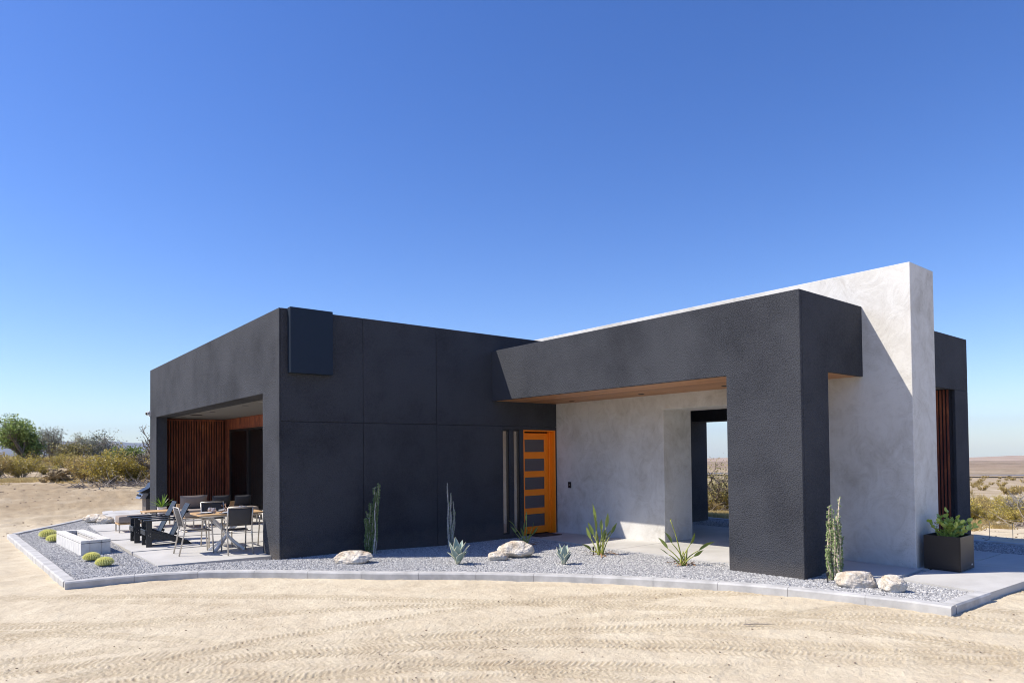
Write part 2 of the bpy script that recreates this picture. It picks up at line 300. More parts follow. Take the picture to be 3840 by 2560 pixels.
# ------------------------------------------------------------------ mesh builder
class MB:
    def __init__(s): s.v = []; s.f = []; s.at = None
    def add(s, vs, fs):
        k = len(s.v); s.v += [tuple(p) for p in vs]; s.f += [tuple(i+k for i in f) for f in fs]
    def box(s, x0, x1, y0, y1, z0, z1):
        s.add([(x0, y0, z0), (x1, y0, z0), (x1, y1, z0), (x0, y1, z0), (x0, y0, z1), (x1, y0, z1), (x1, y1, z1), (x0, y1, z1)],
              [(0, 3, 2, 1), (4, 5, 6, 7), (0, 1, 5, 4), (1, 2, 6, 5), (2, 3, 7, 6), (3, 0, 4, 7)]); return s
    def obox(s, c, ax, ay, az, hx, hy, hz):
        """oriented box: centre, three unit axes, half sizes"""
        c, ax, ay, az = Vector(c), Vector(ax)*hx, Vector(ay)*hy, Vector(az)*hz
        vs = [c+i*ax+j*ay+k*az for k in (-1, 1) for j in (-1, 1) for i in (-1, 1)]
        s.add(vs, [(0, 2, 3, 1), (4, 5, 7, 6), (0, 1, 5, 4), (1, 3, 7, 5), (3, 2, 6, 7), (2, 0, 4, 6)]); return s
    def bar(s, a, b, w, t, up=(0, 0, 1)):
        """rectangular bar from a to b: w across, t along 'up'"""
        a, b = Vector(a), Vector(b); d = (b-a).normalized(); u = Vector(up); sd_ = d.cross(u)
        if sd_.length < 1e-4: sd_ = d.cross(Vector((1, 0, 0)))
        sd_.normalize(); u = sd_.cross(d)
        return s.obox((a+b)/2, d, sd_, u, (b-a).length/2, w/2, t/2)
    def prism(s, pts, axis, a, b):
        """polygon pts (2-D) extruded along axis 0/1/2 between a and b"""
        def P(p, t):
            return (t, p[0], p[1]) if axis == 0 else ((p[0], t, p[1]) if axis == 1 else (p[0], p[1], t))
        n = len(pts); ar = sum(pts[i][0]*pts[(i+1) % n][1]-pts[(i+1) % n][0]*pts[i][1] for i in range(n))
        if (ar < 0) != (axis == 1): pts = pts[::-1]
        vs = [P(p, a) for p in pts]+[P(p, b) for p in pts]
        s.add(vs, [tuple(range(n-1, -1, -1)), tuple(range(n, 2*n))]+[(i, (i+1) % n, (i+1) % n+n, i+n) for i in range(n)]); return s
    def tube(s, pts, rad, n=6, cap=True):
        pts = [Vector(p) for p in pts]; N = len(pts)
        if not hasattr(rad, '__len__'): rad = [rad]*N
        vs = []; prev = None
        for i, p in enumerate(pts):
            d = (pts[min(i+1, N-1)]-pts[max(i-1, 0)]).normalized()
            if prev is None:
                u = d.orthogonal().normalized()
            else:
                u = (prev-d*prev.dot(d)); u = u.normalized() if u.length > 1e-6 else d.orthogonal().normalized()
            prev = u; w = d.cross(u)
            for k in range(n):
                a = 2*PI*k/n; vs.append(p+rad[i]*(math.cos(a)*u+math.sin(a)*w))
        fs = [(i*n+k, i*n+(k+1) % n, (i+1)*n+(k+1) % n, (i+1)*n+k) for i in range(N-1) for k in range(n)]
        if cap: fs += [tuple(range(n-1, -1, -1)), tuple(range((N-1)*n, N*n))]
        s.add(vs, fs); return s
    def lathe(s, prof, n=20, c=(0, 0, 0)):
        vs = []; N = len(prof)
        for r, z in prof:
            for k in range(n):
                a = 2*PI*k/n; vs.append((c[0]+r*math.cos(a), c[1]+r*math.sin(a), c[2]+z))
        fs = [(i*n+k, i*n+(k+1) % n, (i+1)*n+(k+1) % n, (i+1)*n+k) for i in range(N-1) for k in range(n)]
        fs += [tuple(range(n-1, -1, -1)), tuple(range((N-1)*n, N*n))]
        s.add(vs, fs); return s
    def build(s, name, mat, parent=None, world=False, bevel=0, smooth=False, seg=2, sub=0):
        me = bpy.data.meshes.new(name); me.from_pydata(s.v, [], s.f); me.update()
        me.materials.append(mat)
        if smooth: me.polygons.foreach_set('use_smooth', [True]*len(me.polygons))
        o = bpy.data.objects.new(name, me); C.objects.link(o)
        if bevel:
            bm = o.modifiers.new('bevel', 'BEVEL'); bm.width = bevel; bm.segments = seg; bm.limit_method = 'ANGLE'
        if sub:
            sm = o.modifiers.new('sub', 'SUBSURF'); sm.levels = sub; sm.render_levels = sub
        if parent is not None:
            o.parent = parent
            if world: o.matrix_parent_inverse = Matrix.Translation(-Vector(parent_world(parent)))
        return o
def parent_world(p):
    v = Vector(p.location)
    return v
def tag(o, label=None, cat=None, group=None, kind=None):
    if label: o['label'] = label
    if cat: o['category'] = cat
    if group: o['group'] = group
    if kind: o['kind'] = kind
    return o
def thing(name, label, cat, loc=(0, 0, 0), rz=0, group=None):
    o = bpy.data.objects.new(name, None); C.objects.link(o); o.location = loc; o.rotation_euler = (0, 0, rz)
    o.empty_display_size = 0.1
    return tag(o, label, cat, group)
def kids(o): return [c for c in C.objects if c.parent == o]
def dup(root, loc, rz, label=None, scale=None, group=None):
    r = root.copy(); C.objects.link(r); r.location = loc; r.rotation_euler = (0, 0, rz)
    if label: r['label'] = label
    if group: r['group'] = group
    if scale is not None: r.scale = scale if hasattr(scale, '__len__') else (scale,)*3
    for ch in kids(root):
        c = ch.copy(); C.objects.link(c); c.parent = r
        for g in kids(ch):
            d = g.copy(); C.objects.link(d); d.parent = c
    return r
def structure(o): o['kind'] = 'structure'; return o

# ------------------------------------------------------------------ ground heights
def ss(t):
    t = np.clip(t, 0, 1); return t*t*(3-2*t)
def gz(x, y):
    """level of gravel beds and slabs round the house"""
    x = np.asarray(x, float); y = np.asarray(y, float)
    s = ss((x-4.5)/3); a = np.clip(.02*(6.8-y), -.09, .05); b = np.maximum(0, .006*(y-10.7))
    g = a*s+b*(1-s)
    e = ss((x-10.4)/1.8)
    return g*(1-e)+(-0.05)*e
_rs = np.random.RandomState(7); _lat = _rs.rand(256, 256)
def vn(x, y):
    xi = np.floor(x).astype(int); yi = np.floor(y).astype(int); fx = x-xi; fy = y-yi
    fx = fx*fx*(3-2*fx); fy = fy*fy*(3-2*fy)
    a = _lat[xi % 256, yi % 256]; b = _lat[(xi+1) % 256, yi % 256]; c = _lat[xi % 256, (yi+1) % 256]; d = _lat[(xi+1) % 256, (yi+1) % 256]
    return (a*(1-fx)+b*fx)*(1-fy)+(c*(1-fx)+d*fx)*fy-0.5
def terrain(x, y):
    x = np.asarray(x, float); y = np.asarray(y, float)
    d = np.hypot(x, y); az = np.degrees(np.arctan2(y, x))
    base = gz(np.clip(x, -5, 16), np.clip(y, 0, 24))-0.075
    L = 0.66*ss((d-20)/12)+0.32*ss((d-31)/26)
    Rt = -0.09*ss((d-14.6)/1.6)-np.clip((d-19), 0, 41)*0.056-np.clip(d-60, 0, 340)*0.031-np.clip(d-400, 0, 1e5)*0.0125
    k = ss((az-46)/14)*ss((150-az)/20)
    far = k*L+(1-k)*Rt
    und = 0.05*vn(x*0.35, y*0.35)*ss((d-17)/8)+0.022*vn(x*1.3+9, y*1.3)*ss((d-13)/6)+0.012*vn(x*3.1, y*3.1+5)
    big = 1.2*vn(x*0.02, y*0.02)*ss((d-80)/200)
    return base+far+und+big
def T(x, y): return float(terrain(x, y))
def pol(az, d):
    a = R_(az); return d*math.cos(a), d*math.sin(a)

# tyre tracks pressed into the drive (circle centre, radius, tread width, lug pitch, depth, slant)
TRACKS = [((-3.0, -6.0), 13.2, .24, .075, .010, 0.5), ((-3.0, -6.0), 12.55, .22, .075, .010, -0.5), ((-3.0, -6.0), 14.6, .26, .085, .009, 0.7),
          ((-1.0, -1.5), 7.35, .24, .07, .011, 0.6), ((-1.0, -1.5), 8.0, .24, .07, .009, -0.4), ((-1.0, -1.5), 9.6, .22, .08, .008, 0.4),
          ((1.5, 1.0), 4.15, .24, .08, .010, 0.6), ((1.5, 1.0), 5.35, .26, .075, .010, -0.6), ((0.6, -3.0), 8.9, .25, .08, .010, 0.3),
          ((-14.0, -9.0), 22.8, .25, .08, .010, 0.5), ((-14.0, -9.0), 21.4, .25, .08, .009, -0.5), ((-14.0, -9.0), 24.2, .25, .07, .009, 0.5),
          ((4.0, -7.0), 12.3, .24, .075, .008, 0.5), ((-22.0, -12.0), 30.2, .18, .06, .008, 0.5), ((-22.0, -12.0), 31.6, .18, .06, .008, -0.5), ((-6.0, -12.0), 18.6, .2, .06, .009, .5), ((-6.0, -12.0), 20.2, .2, .06, .009, -.5), ((2.4, -2.2), 8.6, .2, .07, .008, .4), ((2.4, -2.2), 7.2, .2, .07, .009, .4), ((4.0, -7.0), 10.9, .24, .075, .009, -0.5)]
def track_disp(x, y):
    z = np.zeros_like(x); col = np.zeros_like(x); wx = x+0.10*vn(x*.7, y*.7); wy = y+0.10*vn(x*.7+30, y*.7)
    for i, ((cx, cy), r, w, pitch, dep, sl) in enumerate(TRACKS):
        dx = wx-cx; dy = wy-cy; rr = np.hypot(dx, dy)-r; th = np.arctan2(dy, dx)*r
        msk = ss((w/2+.03-np.abs(rr))/.05)*np.clip(0.15+2.2*(vn(x*.45+i*17, y*.45+i*5)+.22), 0, 1)
        lug = np.sin((th+sl*np.abs(rr)+.03*vn(x*3, y*3))*2*PI/(pitch*.72))
        lug = np.clip(lug*2.2, -1, 1)
        rib = np.cos(rr*2*PI/(w/2.0))
        dep = dep*.85
        z += msk*(-0.5*dep+dep*0.42*lug*(np.abs(rr) > .03)+dep*0.35*rib)
        col = np.maximum(col, msk*np.clip(.5-.5*lug*(np.abs(rr) > .03)+.15*rib, 0, 1))
        z += dep*0.8*np.exp(-((np.abs(rr)-w/2-.03)/.03)**2)*msk.clip(0, 1)
    return z, col
def make_ground():
    azf = np.arange(8.0, 95.0, 0.105); az = np.concatenate([np.arange(-172, 8, 4.0), azf, np.arange(96, 188, 4.0)])
    r = [0.4, 1.2, 2.2, 3.2]
    while r[-1] < 10.8: r.append(r[-1]+max(0.016, 0.0033*r[-1]))
    while r[-1] < 19500: r.append(r[-1]*(1.006 if r[-1] < 22 else 1.012 if r[-1] < 60 else 1.05))
    r = np.array(r); A, Rr_ = np.meshgrid(np.radians(az), r); x = Rr_*np.cos(A); y = Rr_*np.sin(A)
    z = terrain(x, y)
    near = ss((11.5-Rr_)/1.5)
    fine = 0.007*vn(x*6, y*6)+0.007*vn(x*15, y*15)+0.006*vn(x*37, y*37)
    # distance to kerb calms the tracks next to it
    td, tcol = track_disp(x, y)
    z += (td+fine)*near+(1-near)*(0.03*vn(x*4, y*4)*ss((40-Rr_)/15))
    # low clods, rain rills on the graded bank to the left
    bank = ss((Rr_-17)/4)*ss((50-Rr_)/12)*ss((A-R_(70))/R_(8))
    z += bank*(0.05*np.abs(vn(x*1.7, y*1.7))+0.045*vn(x*5, y*5)+0.02*vn(x*11, y*11))
    nr, na = x.shape
    vs = np.stack([x, y, z], -1).reshape(-1, 3)
    i = np.arange((nr-1)*(na-1)); a = (i//(na-1))*na+(i % (na-1))
    fs = np.stack([a, a+1, a+1+na, a+na], -1)[:, ::-1]
    me = bpy.data.meshes.new('ground'); me.vertices.add(len(vs)); me.vertices.foreach_set('co', vs.ravel())
    me.loops.add(fs.size); me.loops.foreach_set('vertex_index', fs.ravel().astype(np.int32))
    me.polygons.add(len(fs)); me.polygons.foreach_set('loop_start', np.arange(0, fs.size, 4, dtype=np.int32)); me.polygons.foreach_set('loop_total', np.full(len(fs), 4, dtype=np.int32))
    me.polygons.foreach_set('use_smooth', np.ones(len(fs), dtype=bool))
    me.update(); me.validate(); me.materials.append(M['sand'])
    at = me.attributes.new('track', 'FLOAT', 'POINT'); at.data.foreach_set('value', (tcol*near).astype(np.float32).ravel())
    o = bpy.data.objects.new('ground', me); C.objects.link(o); structure(o)
make_ground()

# ------------------------------------------------------------------ kerb, gravel beds, slabs
KERB = [(0.951, 10.591), (1.722, 10.534), (2.398, 10.296), (3.06, 9.826), (3.695, 9.167), (4.413, 8.407), (5.2, 7.70), (5.86, 6.98), (6.50, 6.05),
        (6.99, 5.08), (7.36, 4.10), (7.59, 3.30), (7.70, 2.90), (7.725, 2.50)]
def smooth_poly(P, k=6):
    out = []
    for i in range(len(P)-1):
        p0 = Vector(P[max(i-1, 0)]); p1 = Vector(P[i]); p2 = Vector(P[i+1]); p3 = Vector(P[min(i+2, len(P)-1)])
        for j in range(k):
            t = j/k; out.append(0.5*((2*p1)+(p2-p0)*t+(2*p0-5*p1+4*p2-p3)*t*t+(3*p1-p0-3*p2+p3)*t**3))
    out.append(Vector(P[-1])); return out
arc = smooth_poly(KERB)
def offset(P, d):
    out = []
    for i, p in enumerate(P):
        t = (P[min(i+1, len(P)-1)]-P[max(i-1, 0)]).normalized(); out.append(p+Vector((-t.y, t.x))*d)
    return out
KW = 0.15
def kerb_run(P, flip, name='kerb', joints=0.78):
    """a kerb along P (outer top edge), with joints every ~0.8 m"""
    mb = MB(); P = [Vector(p) for p in P]
    # resample
    L = [0]
    for i in range(1, len(P)): L.append(L[-1]+(P[i]-P[i-1]).length)
    tot = L[-1]; nseg = max(1, round(tot/joints))
    def at(s_):
        for i in range(1, len(P)):
            if s_ <= L[i]+1e-9:
                return P[i-1].lerp(P[i], (s_-L[i-1])/(L[i]-L[i-1]))
        return P[-1]
    for k in range(nseg):
        s0 = tot*k/nseg+0.002; s1 = tot*(k+1)/nseg-0.002
        Q = [at(s0+(s1-s0)*j/4) for j in range(5)]
        Q2 = offset(Q, KW*(1 if flip else -1))
        vs = []; n = 5
        for j in range(n):
            q, w = Q[j], Q2[j]; m_ = (w-q).normalized(); z = float(gz(q.x, q.y))+0.02
            prof = [(0, -.22), (0, -.018), (.014, 0), (KW-.014, 0), (KW, -.014), (KW, -.22)]
            for u, dz in prof: vs.append((q.x+m_.x*u, q.y+m_.y*u, z+dz))
        c = 6; fs = [(j*c+i, j*c+i+1, (j+1)*c+i+1, (j+1)*c+i) for j in range(n-1) for i in range(c-1)]
        fs += [tuple(range(c)), tuple(range((n-1)*c+c-1, (n-1)*c-1, -1))]
        mb.add(vs, fs)
    o = mb.build(name, M['kerb']); 
    bmn = bmesh.new(); bmn.from_mesh(o.data); bmesh.ops.recalc_face_normals(bmn, faces=bmn.faces); bmn.to_mesh(o.data); bmn.free()
    structure(o); return o
cornerR = (7.72, 2.545)
kerb_run(arc, True, 'kerb')
kerb_run([(0.942, 10.748), (0.56, 17.60)], False, 'kerb', 1.1)
kerb_run([(0.64, 17.74), (1.75, 19.62), (2.80, 21.50)], False, 'kerb', 1.2)
kerb_run([(7.880, 2.500), (8.80, 2.455)], True, 'kerb', 0.55)
kerb_run([(14.55, 2.0), (14.55, 7.0), (14.75, 12.0)], True, 'kerb', 1.2)

def sheet(name, poly, dz, mat, thick=0.0, step=0.35, bevel=0):
    """polygon on the gently sloping ground level, optionally with thickness"""
    bmn = bmesh.new(); vs = [bmn.verts.new((p[0], p[1], 0)) for p in poly]; bmn.faces.new(vs)
    bmesh.ops.triangulate(bmn, faces=bmn.faces)
    for _ in range(40):
        es = [e for e in bmn.edges if e.calc_length() > step*2.2]
        if not es: break
        bmesh.ops.subdivide_edges(bmn, edges=es, cuts=1); bmesh.ops.triangulate(bmn, faces=bmn.faces)
        if len(bmn.verts) > 6000: break
    for v in bmn.verts: v.co.z = float(gz(v.co.x, v.co.y))+dz
    bmesh.ops.recalc_face_normals(bmn, faces=bmn.faces)
    if bmn.faces[:][0].normal.z < 0: bmesh.ops.reverse_faces(bmn, faces=bmn.faces)
    if thick:
        g = bmesh.ops.extrude_face_region(bmn, geom=bmn.faces[:])
        for e in g['geom']:
            if isinstance(e, bmesh.types.BMVert): e.co.z -= thick
        bmesh.ops.recalc_face_normals(bmn, faces=bmn.faces)
    me = bpy.data.meshes.new(name); bmn.to_mesh(me); bmn.free(); me.materials.append(mat)
    o = bpy.data.objects.new(name, me); C.objects.link(o)
    return o
inner = offset(arc, KW)
P_front = [tuple(p) for p in inner]
grav1 = [(1.09, 10.73)] + [p for p in P_front if p[0] > 1.15] + [(8.80, 2.62), (8.95, 3.48), (8.95, 5.2), (8.60, 7.0), (8.66, 8.1), (8.75, 9.0), (8.86, 10.6), (8.38, 10.72), (3.85, 10.72), (3.6, 10.90), (2.19, 11.28), (2.08, 13.1), (2.10, 15.1), (2.15, 18.55), (2.66, 18.58), (2.73, 21.15), (2.66, 21.0), (1.64, 19.5), (0.72, 17.55)]
# gravel bed base sheets and the stones on them
def pebble_src():
    col = bpy.data.collections.new('pebble_shapes')
    rng = random.Random(3)
    for k in range(5):
        bmn = bmesh.new(); bmesh.ops.create_icosphere(bmn, subdivisions=1, radius=1)
        for v in bmn.verts:
            v.co = Vector((v.co.x*rng.uniform(.8, 1.25), v.co.y*rng.uniform(.65, 1.0), v.co.z*rng.uniform(.5, .8)))*rng.uniform(.85, 1.1)
        me = bpy.data.meshes.new('pebble_shape'); bmn.to_mesh(me); bmn.free(); me.materials.append(M['gravel'])
        col.objects.link(bpy.data.objects.new('pebble_shape', me))
    return col
PEB = pebble_src()
def scatter(o, density, smin, smax, seed, col=PEB):
    ng = bpy.data.node_groups.new('gravel_scatter', 'GeometryNodeTree')
    ng.interface.new_socket('Geometry', in_out='INPUT', socket_type='NodeSocketGeometry')
    ng.interface.new_socket('Geometry', in_out='OUTPUT', socket_type='NodeSocketGeometry')
    N = ng.nodes; Lk = ng.links
    gi = N.new('NodeGroupInput'); go = N.new('NodeGroupOutput')
    dp = N.new('GeometryNodeDistributePointsOnFaces'); dp.inputs['Density'].default_value = density; dp.inputs['Seed'].default_value = seed
    ci = N.new('GeometryNodeCollectionInfo'); ci.inputs['Collection'].default_value = col; ci.inputs['Separate Children'].default_value = True; ci.inputs['Reset Children'].default_value = True
    ip = N.new('GeometryNodeInstanceOnPoints'); ip.inputs['Pick Instance'].default_value = True
    rs = N.new('FunctionNodeRandomValue'); rs.data_type = 'FLOAT'; rs.inputs[2].default_value = smin; rs.inputs[3].default_value = smax; rs.inputs['Seed'].default_value = seed+1
    rr = N.new('FunctionNodeRandomValue'); rr.data_type = 'FLOAT_VECTOR'; rr.inputs[0].default_value = (-.5, -.5, 0); rr.inputs[1].default_value = (.5, .5, 6.28); rr.inputs['Seed'].default_value = seed+2
    jg = N.new('GeometryNodeJoinGeometry')
    Lk.new(gi.outputs[0], dp.inputs['Mesh']); Lk.new(dp.outputs['Points'], ip.inputs['Points']); Lk.new(ci.outputs[0], ip.inputs['Instance'])
    Lk.new(rr.outputs[0], ip.inputs['Rotation']); Lk.new(rs.outputs[1], ip.inputs['Scale'])
    Lk.new(ip.outputs[0], jg.inputs[0]); Lk.new(gi.outputs[0], jg.inputs[0]); Lk.new(jg.outputs[0], go.inputs[0])
    md = o.modifiers.new('scatter', 'NODES'); md.node_group = ng
g1 = sheet('gravel', grav1, -0.012, M['gravel_bed']); scatter(g1, 3600, 0.009, 0.0185, 1)
tag(g1, 'blue-grey crushed gravel bed inside the curved kerb in front of the house', 'gravel', kind='stuff')
g2 = sheet('gravel', [(13.05, 2.0), (14.40, 2.0), (14.40, 7.0), (14.6, 12.0), (13.15, 12.0), (13.0, 8.0)], -0.012, M['gravel_bed']); scatter(g2, 1800, 0.012, 0.024, 5)
tag(g2, 'shaded blue gravel strip behind the house beyond the planter', 'gravel', kind='stuff')
g3 = sheet('gravel', [(8.80, 3.435), (9.95, 3.435), (9.95, 3.53), (8.80, 3.53)], -0.02, M['gravel_bed']); scatter(g3, 3000, 0.009, 0.016, 8)
tag(g3, 'narrow gravel joint between concrete slabs beside the black planter', 'gravel', kind='stuff')
# patio slabs (large pads with dark open joints)
def slab(poly, name='patio_slab'):
    o = sheet(name, poly, 0.012, M['slab'], thick=0.10); structure(o); return o
def band(xa, xb, y0a, y0b, y1a, y1b):
    e = (lambda y: 2.19-.0262*(y-11.27) if y < 15.1 else 2.09+.014*(y-15.1)) if xa < 2.2 else (lambda y: xa)
    return [(e(y0a), y0a), (xb, y0b), (xb, y1b), (e(y1a), y1a)]
slab(band(2.19, 6.0, 11.275, 10.80, 13.04, 12.76)); slab(band(2.12, 6.0, 13.13, 12.85, 15.01, 14.23)); slab(band(2.12, 6.0, 15.11, 14.33, 16.88, 16.18))
slab(band(2.14, 6.0, 16.99, 16.29, 18.53, 18.18)); slab(band(2.70, 6.0, 18.60, 18.24, 21.6, 20.9)); slab([(2.82, 21.65), (6.0, 20.95), (7.0, 25.0), (3.2, 25.2)])
jb = sheet('joint_bed', [(2.26, 11.35), (6.05, 10.85), (6.05, 24.8), (3.3, 24.9), (2.95, 21.0), (2.9, 18.7), (2.3, 18.4), (2.2, 15.0)], -0.05, M['joint']); structure(jb)
slab([(8.86, 10.68), (8.74, 8.63), (8.66, 8.0), (8.63, 7.84), (9.905, 7.84), (9.905, 10.68)]); slab([(8.63, 7.825), (8.61, 6.9), (8.56, 5.6), (8.60, 3.53), (9.905, 3.53), (9.905, 7.825)])
slab([(9.915, 4.6), (13.05, 4.6), (13.05, 9.83), (9.915, 9.83)])
slab([(8.96, 3.435), (8.83, 2.48), (10.9, 2.36), (10.9, 3.44)]); slab([(10.91, 2.36), (13.02, 2.25), (13.02, 3.455), (10.91, 3.44)]); slab([(9.97, 3.475), (13.02, 3.475), (13.04, 4.59), (9.97, 4.59)])

# ------------------------------------------------------------------ the house
X0, Y0, Y1, H = 3.834, 10.704, 20.788, 4.055
X2, YPN, YPF, XPR, ZT, ZB = 8.142, 4.248, 5.321, 8.866, 3.715, 2.708
X3, XC, YC, HC = 9.91, 10.742, 3.607, 4.217
house = thing('house', 'low flat-roofed house of dark charcoal stucco with an orange front door', 'house', (X0, Y0, 0))
def part(mb, name, mat, parent=house, label=None, **k):
    o = mb.build(name, mat, parent, world=True, **k)
    if label: o['label'] = label
    return o
def sub(mb, name, mat, parent, **k):
    # a sub-part: parent is itself a world-placed part without own location
    o = mb.build(name, mat, None, **k); o.parent = parent
    return o
b = MB()
# lit end face of the patio wing: one skin with the patio opening
b.prism([(Y0, -.2), (11.489, -.2), (11.489, 2.716), (19.972, 2.716), (19.972, -.2), (Y1, -.2), (Y1, H), (Y0, H)], 0, X0, X0+.03)
b.box(X0+.03, 4.26, Y0+.03, 11.489, -.2, 2.716)          # near pier
b.box(X0+.03, 4.10, 19.972, Y1-.03, -.2, 2.716)          # far pier
b.box(X0+.03, 4.26, Y0+.03, Y1-.03, 2.716, H-.002)       # parapet and fascia body
b.box(X0+.03, 14.2, Y1-.03, Y1, -.2, H)                  # back wall
b.box(X0+.03, 5.80, 20.64, Y1-.031, -.2, 2.716)
b.box(4.262, 14.15, Y0+.30, Y1-.031, 2.80, 3.70)         # roof slab
b.box(4.262, 9.90, Y0+.035, Y0+.298, 2.26, H-.002)       # core of the front wall
b.box(4.262, 8.38, Y0+.035, Y0+.298, -.2, 2.258)
# stucco panels of the front wall, separated by reveal joints
G = .003
cols = [(X0+.031, 5.315), (5.315, 6.830), (6.830, 9.909)]
for k, (xa, xb) in enumerate(cols):
    a = xa if k == 0 else xa+G; c = xb if k == 2 else xb-G
    b.box(a, c, Y0, Y0+.033, 2.215+G, H)
    b.box(a, c if k < 2 else 8.412, Y0, Y0+.033, -.2, 2.215-G)
ZW = 2.142
b.box(8.4125, 9.909, Y0, Y0+.033, ZW, 2.215-G)
b.box(8.4125, 9.909, Y0+.0335, Y0+.298, ZW, 2.2575)
for xa, xb in ((8.585, 8.700), (8.865, 8.968), (9.868, 9.909)):
    b.box(xa, xb, Y0, Y0+.298, -.2, ZW-.0005)
b.box(8.3805, 8.412, Y0+.0335, Y0+.298, -.2, 2.2575)
b.box(8.4125, 8.5845, Y0+.002, Y0+.298, -.2, 0.0); b.box(8.7005, 8.8645, Y0+.002, Y0+.298, -.2, 0.0)
b.box(8.9685, 9.8675, Y0+.01, Y0+.298, -.2, -.085)
wall = part(b, 'wall', M['stucco'], bevel=0.006, seg=1)
b = MB(); b.box(4.262, 14.15, Y0+.31, Y1-.04, 3.701, 3.72); part(b, 'roof', M['grey_soffit'])
# rooms inside (dark, seen only through glass)
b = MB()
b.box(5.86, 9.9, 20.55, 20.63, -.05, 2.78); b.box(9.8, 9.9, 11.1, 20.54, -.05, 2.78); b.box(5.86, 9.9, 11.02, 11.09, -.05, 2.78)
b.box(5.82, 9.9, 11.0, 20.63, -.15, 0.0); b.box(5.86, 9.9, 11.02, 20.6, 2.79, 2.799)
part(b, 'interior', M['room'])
# covered patio: ceiling, fittings, rusted cladding, sliding door
b = MB(); b.box(4.262, 5.86, Y0+.30, 20.63, 2.716, 2.79); ceil = part(b, 'ceiling', M['grey_soffit'])
for (x, y, s, mt) in ((4.47, 13.18, .12, 'vent'), (4.45, 18.4, .12, 'black')):
    bb = MB(); bb.box(x-s, x+s, y-s, y+s, 2.706, 2.7155); part(bb, 'ceiling_vent', M[mt])
for (x, y) in ((4.46, 14.44), (4.45, 16.9), (4.45, 19.7)):
    bb = MB(); bb.lathe([(.06, 2.708), (.07, 2.7155)], 20, (x, y, 0)); part(bb, 'downlight', M['black'])
def corrugated(name, x0, x1, y, z0, z1, axis, pitch=.068, dep=.05, off=0):
    """ribbed steel sheet; axis 0: runs along x facing -y; axis 1: runs along y facing -x"""
    n = int((x1-x0)/pitch); mb = MB(); bk = MB()
    for k in range(n+1):
        u = x0+k*pitch; w = min(pitch*.56, x1-u)
        if w < .01: continue
        if axis == 0: mb.box(u, u+w, y, y+dep-.004, z0, z1)
        else: mb.box(y, y+dep-.004, u, u+w, z0, z1)
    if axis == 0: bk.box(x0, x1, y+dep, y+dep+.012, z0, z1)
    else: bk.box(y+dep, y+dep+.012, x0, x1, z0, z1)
    part(bk, 'groove_shade_sheet', M['groove_shade']); return part(mb, name, M['rust'], bevel=.004, seg=1)  # added sheet behind the ribs, coloured as the shade in the grooves
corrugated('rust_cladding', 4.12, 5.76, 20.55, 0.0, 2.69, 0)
XD = 5.77
b = MB(); b.box(XD, XD+.06, 20.23, 20.63, 0, 2.7155); b.box(XD, XD+.06, 12.6, 20.2295, 2.43, 2.7155); b.box(XD, XD+.06, 11.01, 12.5995, 0, 2.7155)
b.box(XD-.012, XD-.0005, 12.6, 20.2, 2.405, 2.429); b.box(XD-.012, XD-.0005, 12.6, 20.5, 2.68, 2.705); b.box(4.12, 5.75, 20.52, 20.545, 2.66, 2.70)
part(b, 'rust_header', M['rust'])
b = MB()
for ya, yb in ((20.17, 20.2295), (18.50, 18.64), (16.85, 16.99), (15.2, 15.34), (12.6, 12.68)): b.box(XD+.02, XD+.08, ya, yb, 0.04, 2.35)
b.box(XD+.02, XD+.08, 12.6, 20.2295, 2.35, 2.4295); b.box(XD+.02, XD+.08, 12.6, 20.2295, -.02, .04)
sdo = part(b, 'sliding_door', M['black_metal'])
for ya, yb in ((18.645, 20.165), (16.995, 18.495), (15.345, 16.845), (12.685, 15.195)):
    bb = MB(); bb.box(XD+.045, XD+.053, ya, yb, .042, 2.348); sub(bb, 'pane', M['door_glass'], sdo)
for y in (18.57,): 
    bb = MB(); bb.box(XD-.01, XD+.019, y-.012, y+.012, .95, 1.15); sub(bb, 'handle', M['black_metal'], sdo)
# wall-mounted metal box at the parapet
b = MB(); b.box(3.972, 4.700, Y0-.13, Y0-.002, 3.00, H+.012); part(b, 'wall_panel', M['panel'], bevel=.006, label='smooth blue-grey metal panel')
# sidelights
for xa, xb in ((8.4125, 8.5845), (8.7005, 8.8645)):
    w = MB(); w.box(xa, xa+.018, Y0+.02, Y0+.09, .0005, ZW-.0005); w.box(xb-.028, xb, Y0+.02, Y0+.09, .0005, ZW-.0005)
    w.box(xa+.0185, xb-.0285, Y0+.02, Y0+.09, .0005, .03); w.box(xa+.0185, xb-.0285, Y0+.02, Y0+.09, ZW-.03, ZW-.0005)
    wo = part(w, 'window', M['black_metal']); g = MB(); g.box(xa+.0185, xb-.0285, Y0+.05, Y0+.06, .031, ZW-.031); sub(g, 'pane', M['window_glass'], wo)
# orange door
DX0, DX1, DZ0, DZ1, DY = 8.9685, 9.8675, -.08, 2.1415, Y0+.15
d = MB(); L = DX1-DX0; t0 = DX0+.03; t1 = DX1-.075
d.box(t0, t0+.085, DY, DY+.045, DZ0+.02, DZ1-.06); d.box(t1-.115, t1, DY, DY+.045, DZ0+.02, DZ1-.06)
hh = (DZ1-.06)-(DZ0+.02); rows = [(.065, .188), (.256, .379), (.441, .562), (.624, .748), (.808, .935-.005)]
zt = DZ1-.06; prev = 0
for a, c in rows+[(1.0, 1.0)]:
    d.box(t0+.0855, t1-.1155, DY, DY+.045, zt-hh*a, zt-hh*prev); prev = c
door = part(d, 'door', M['orange'], bevel=.003, seg=1)
for a, c in rows:
    g = MB(); g.box(t0+.0855, t1-.1155, DY+.014, DY+.024, zt-hh*c, zt-hh*a); sub(g, 'pane', M['frosted'], door)
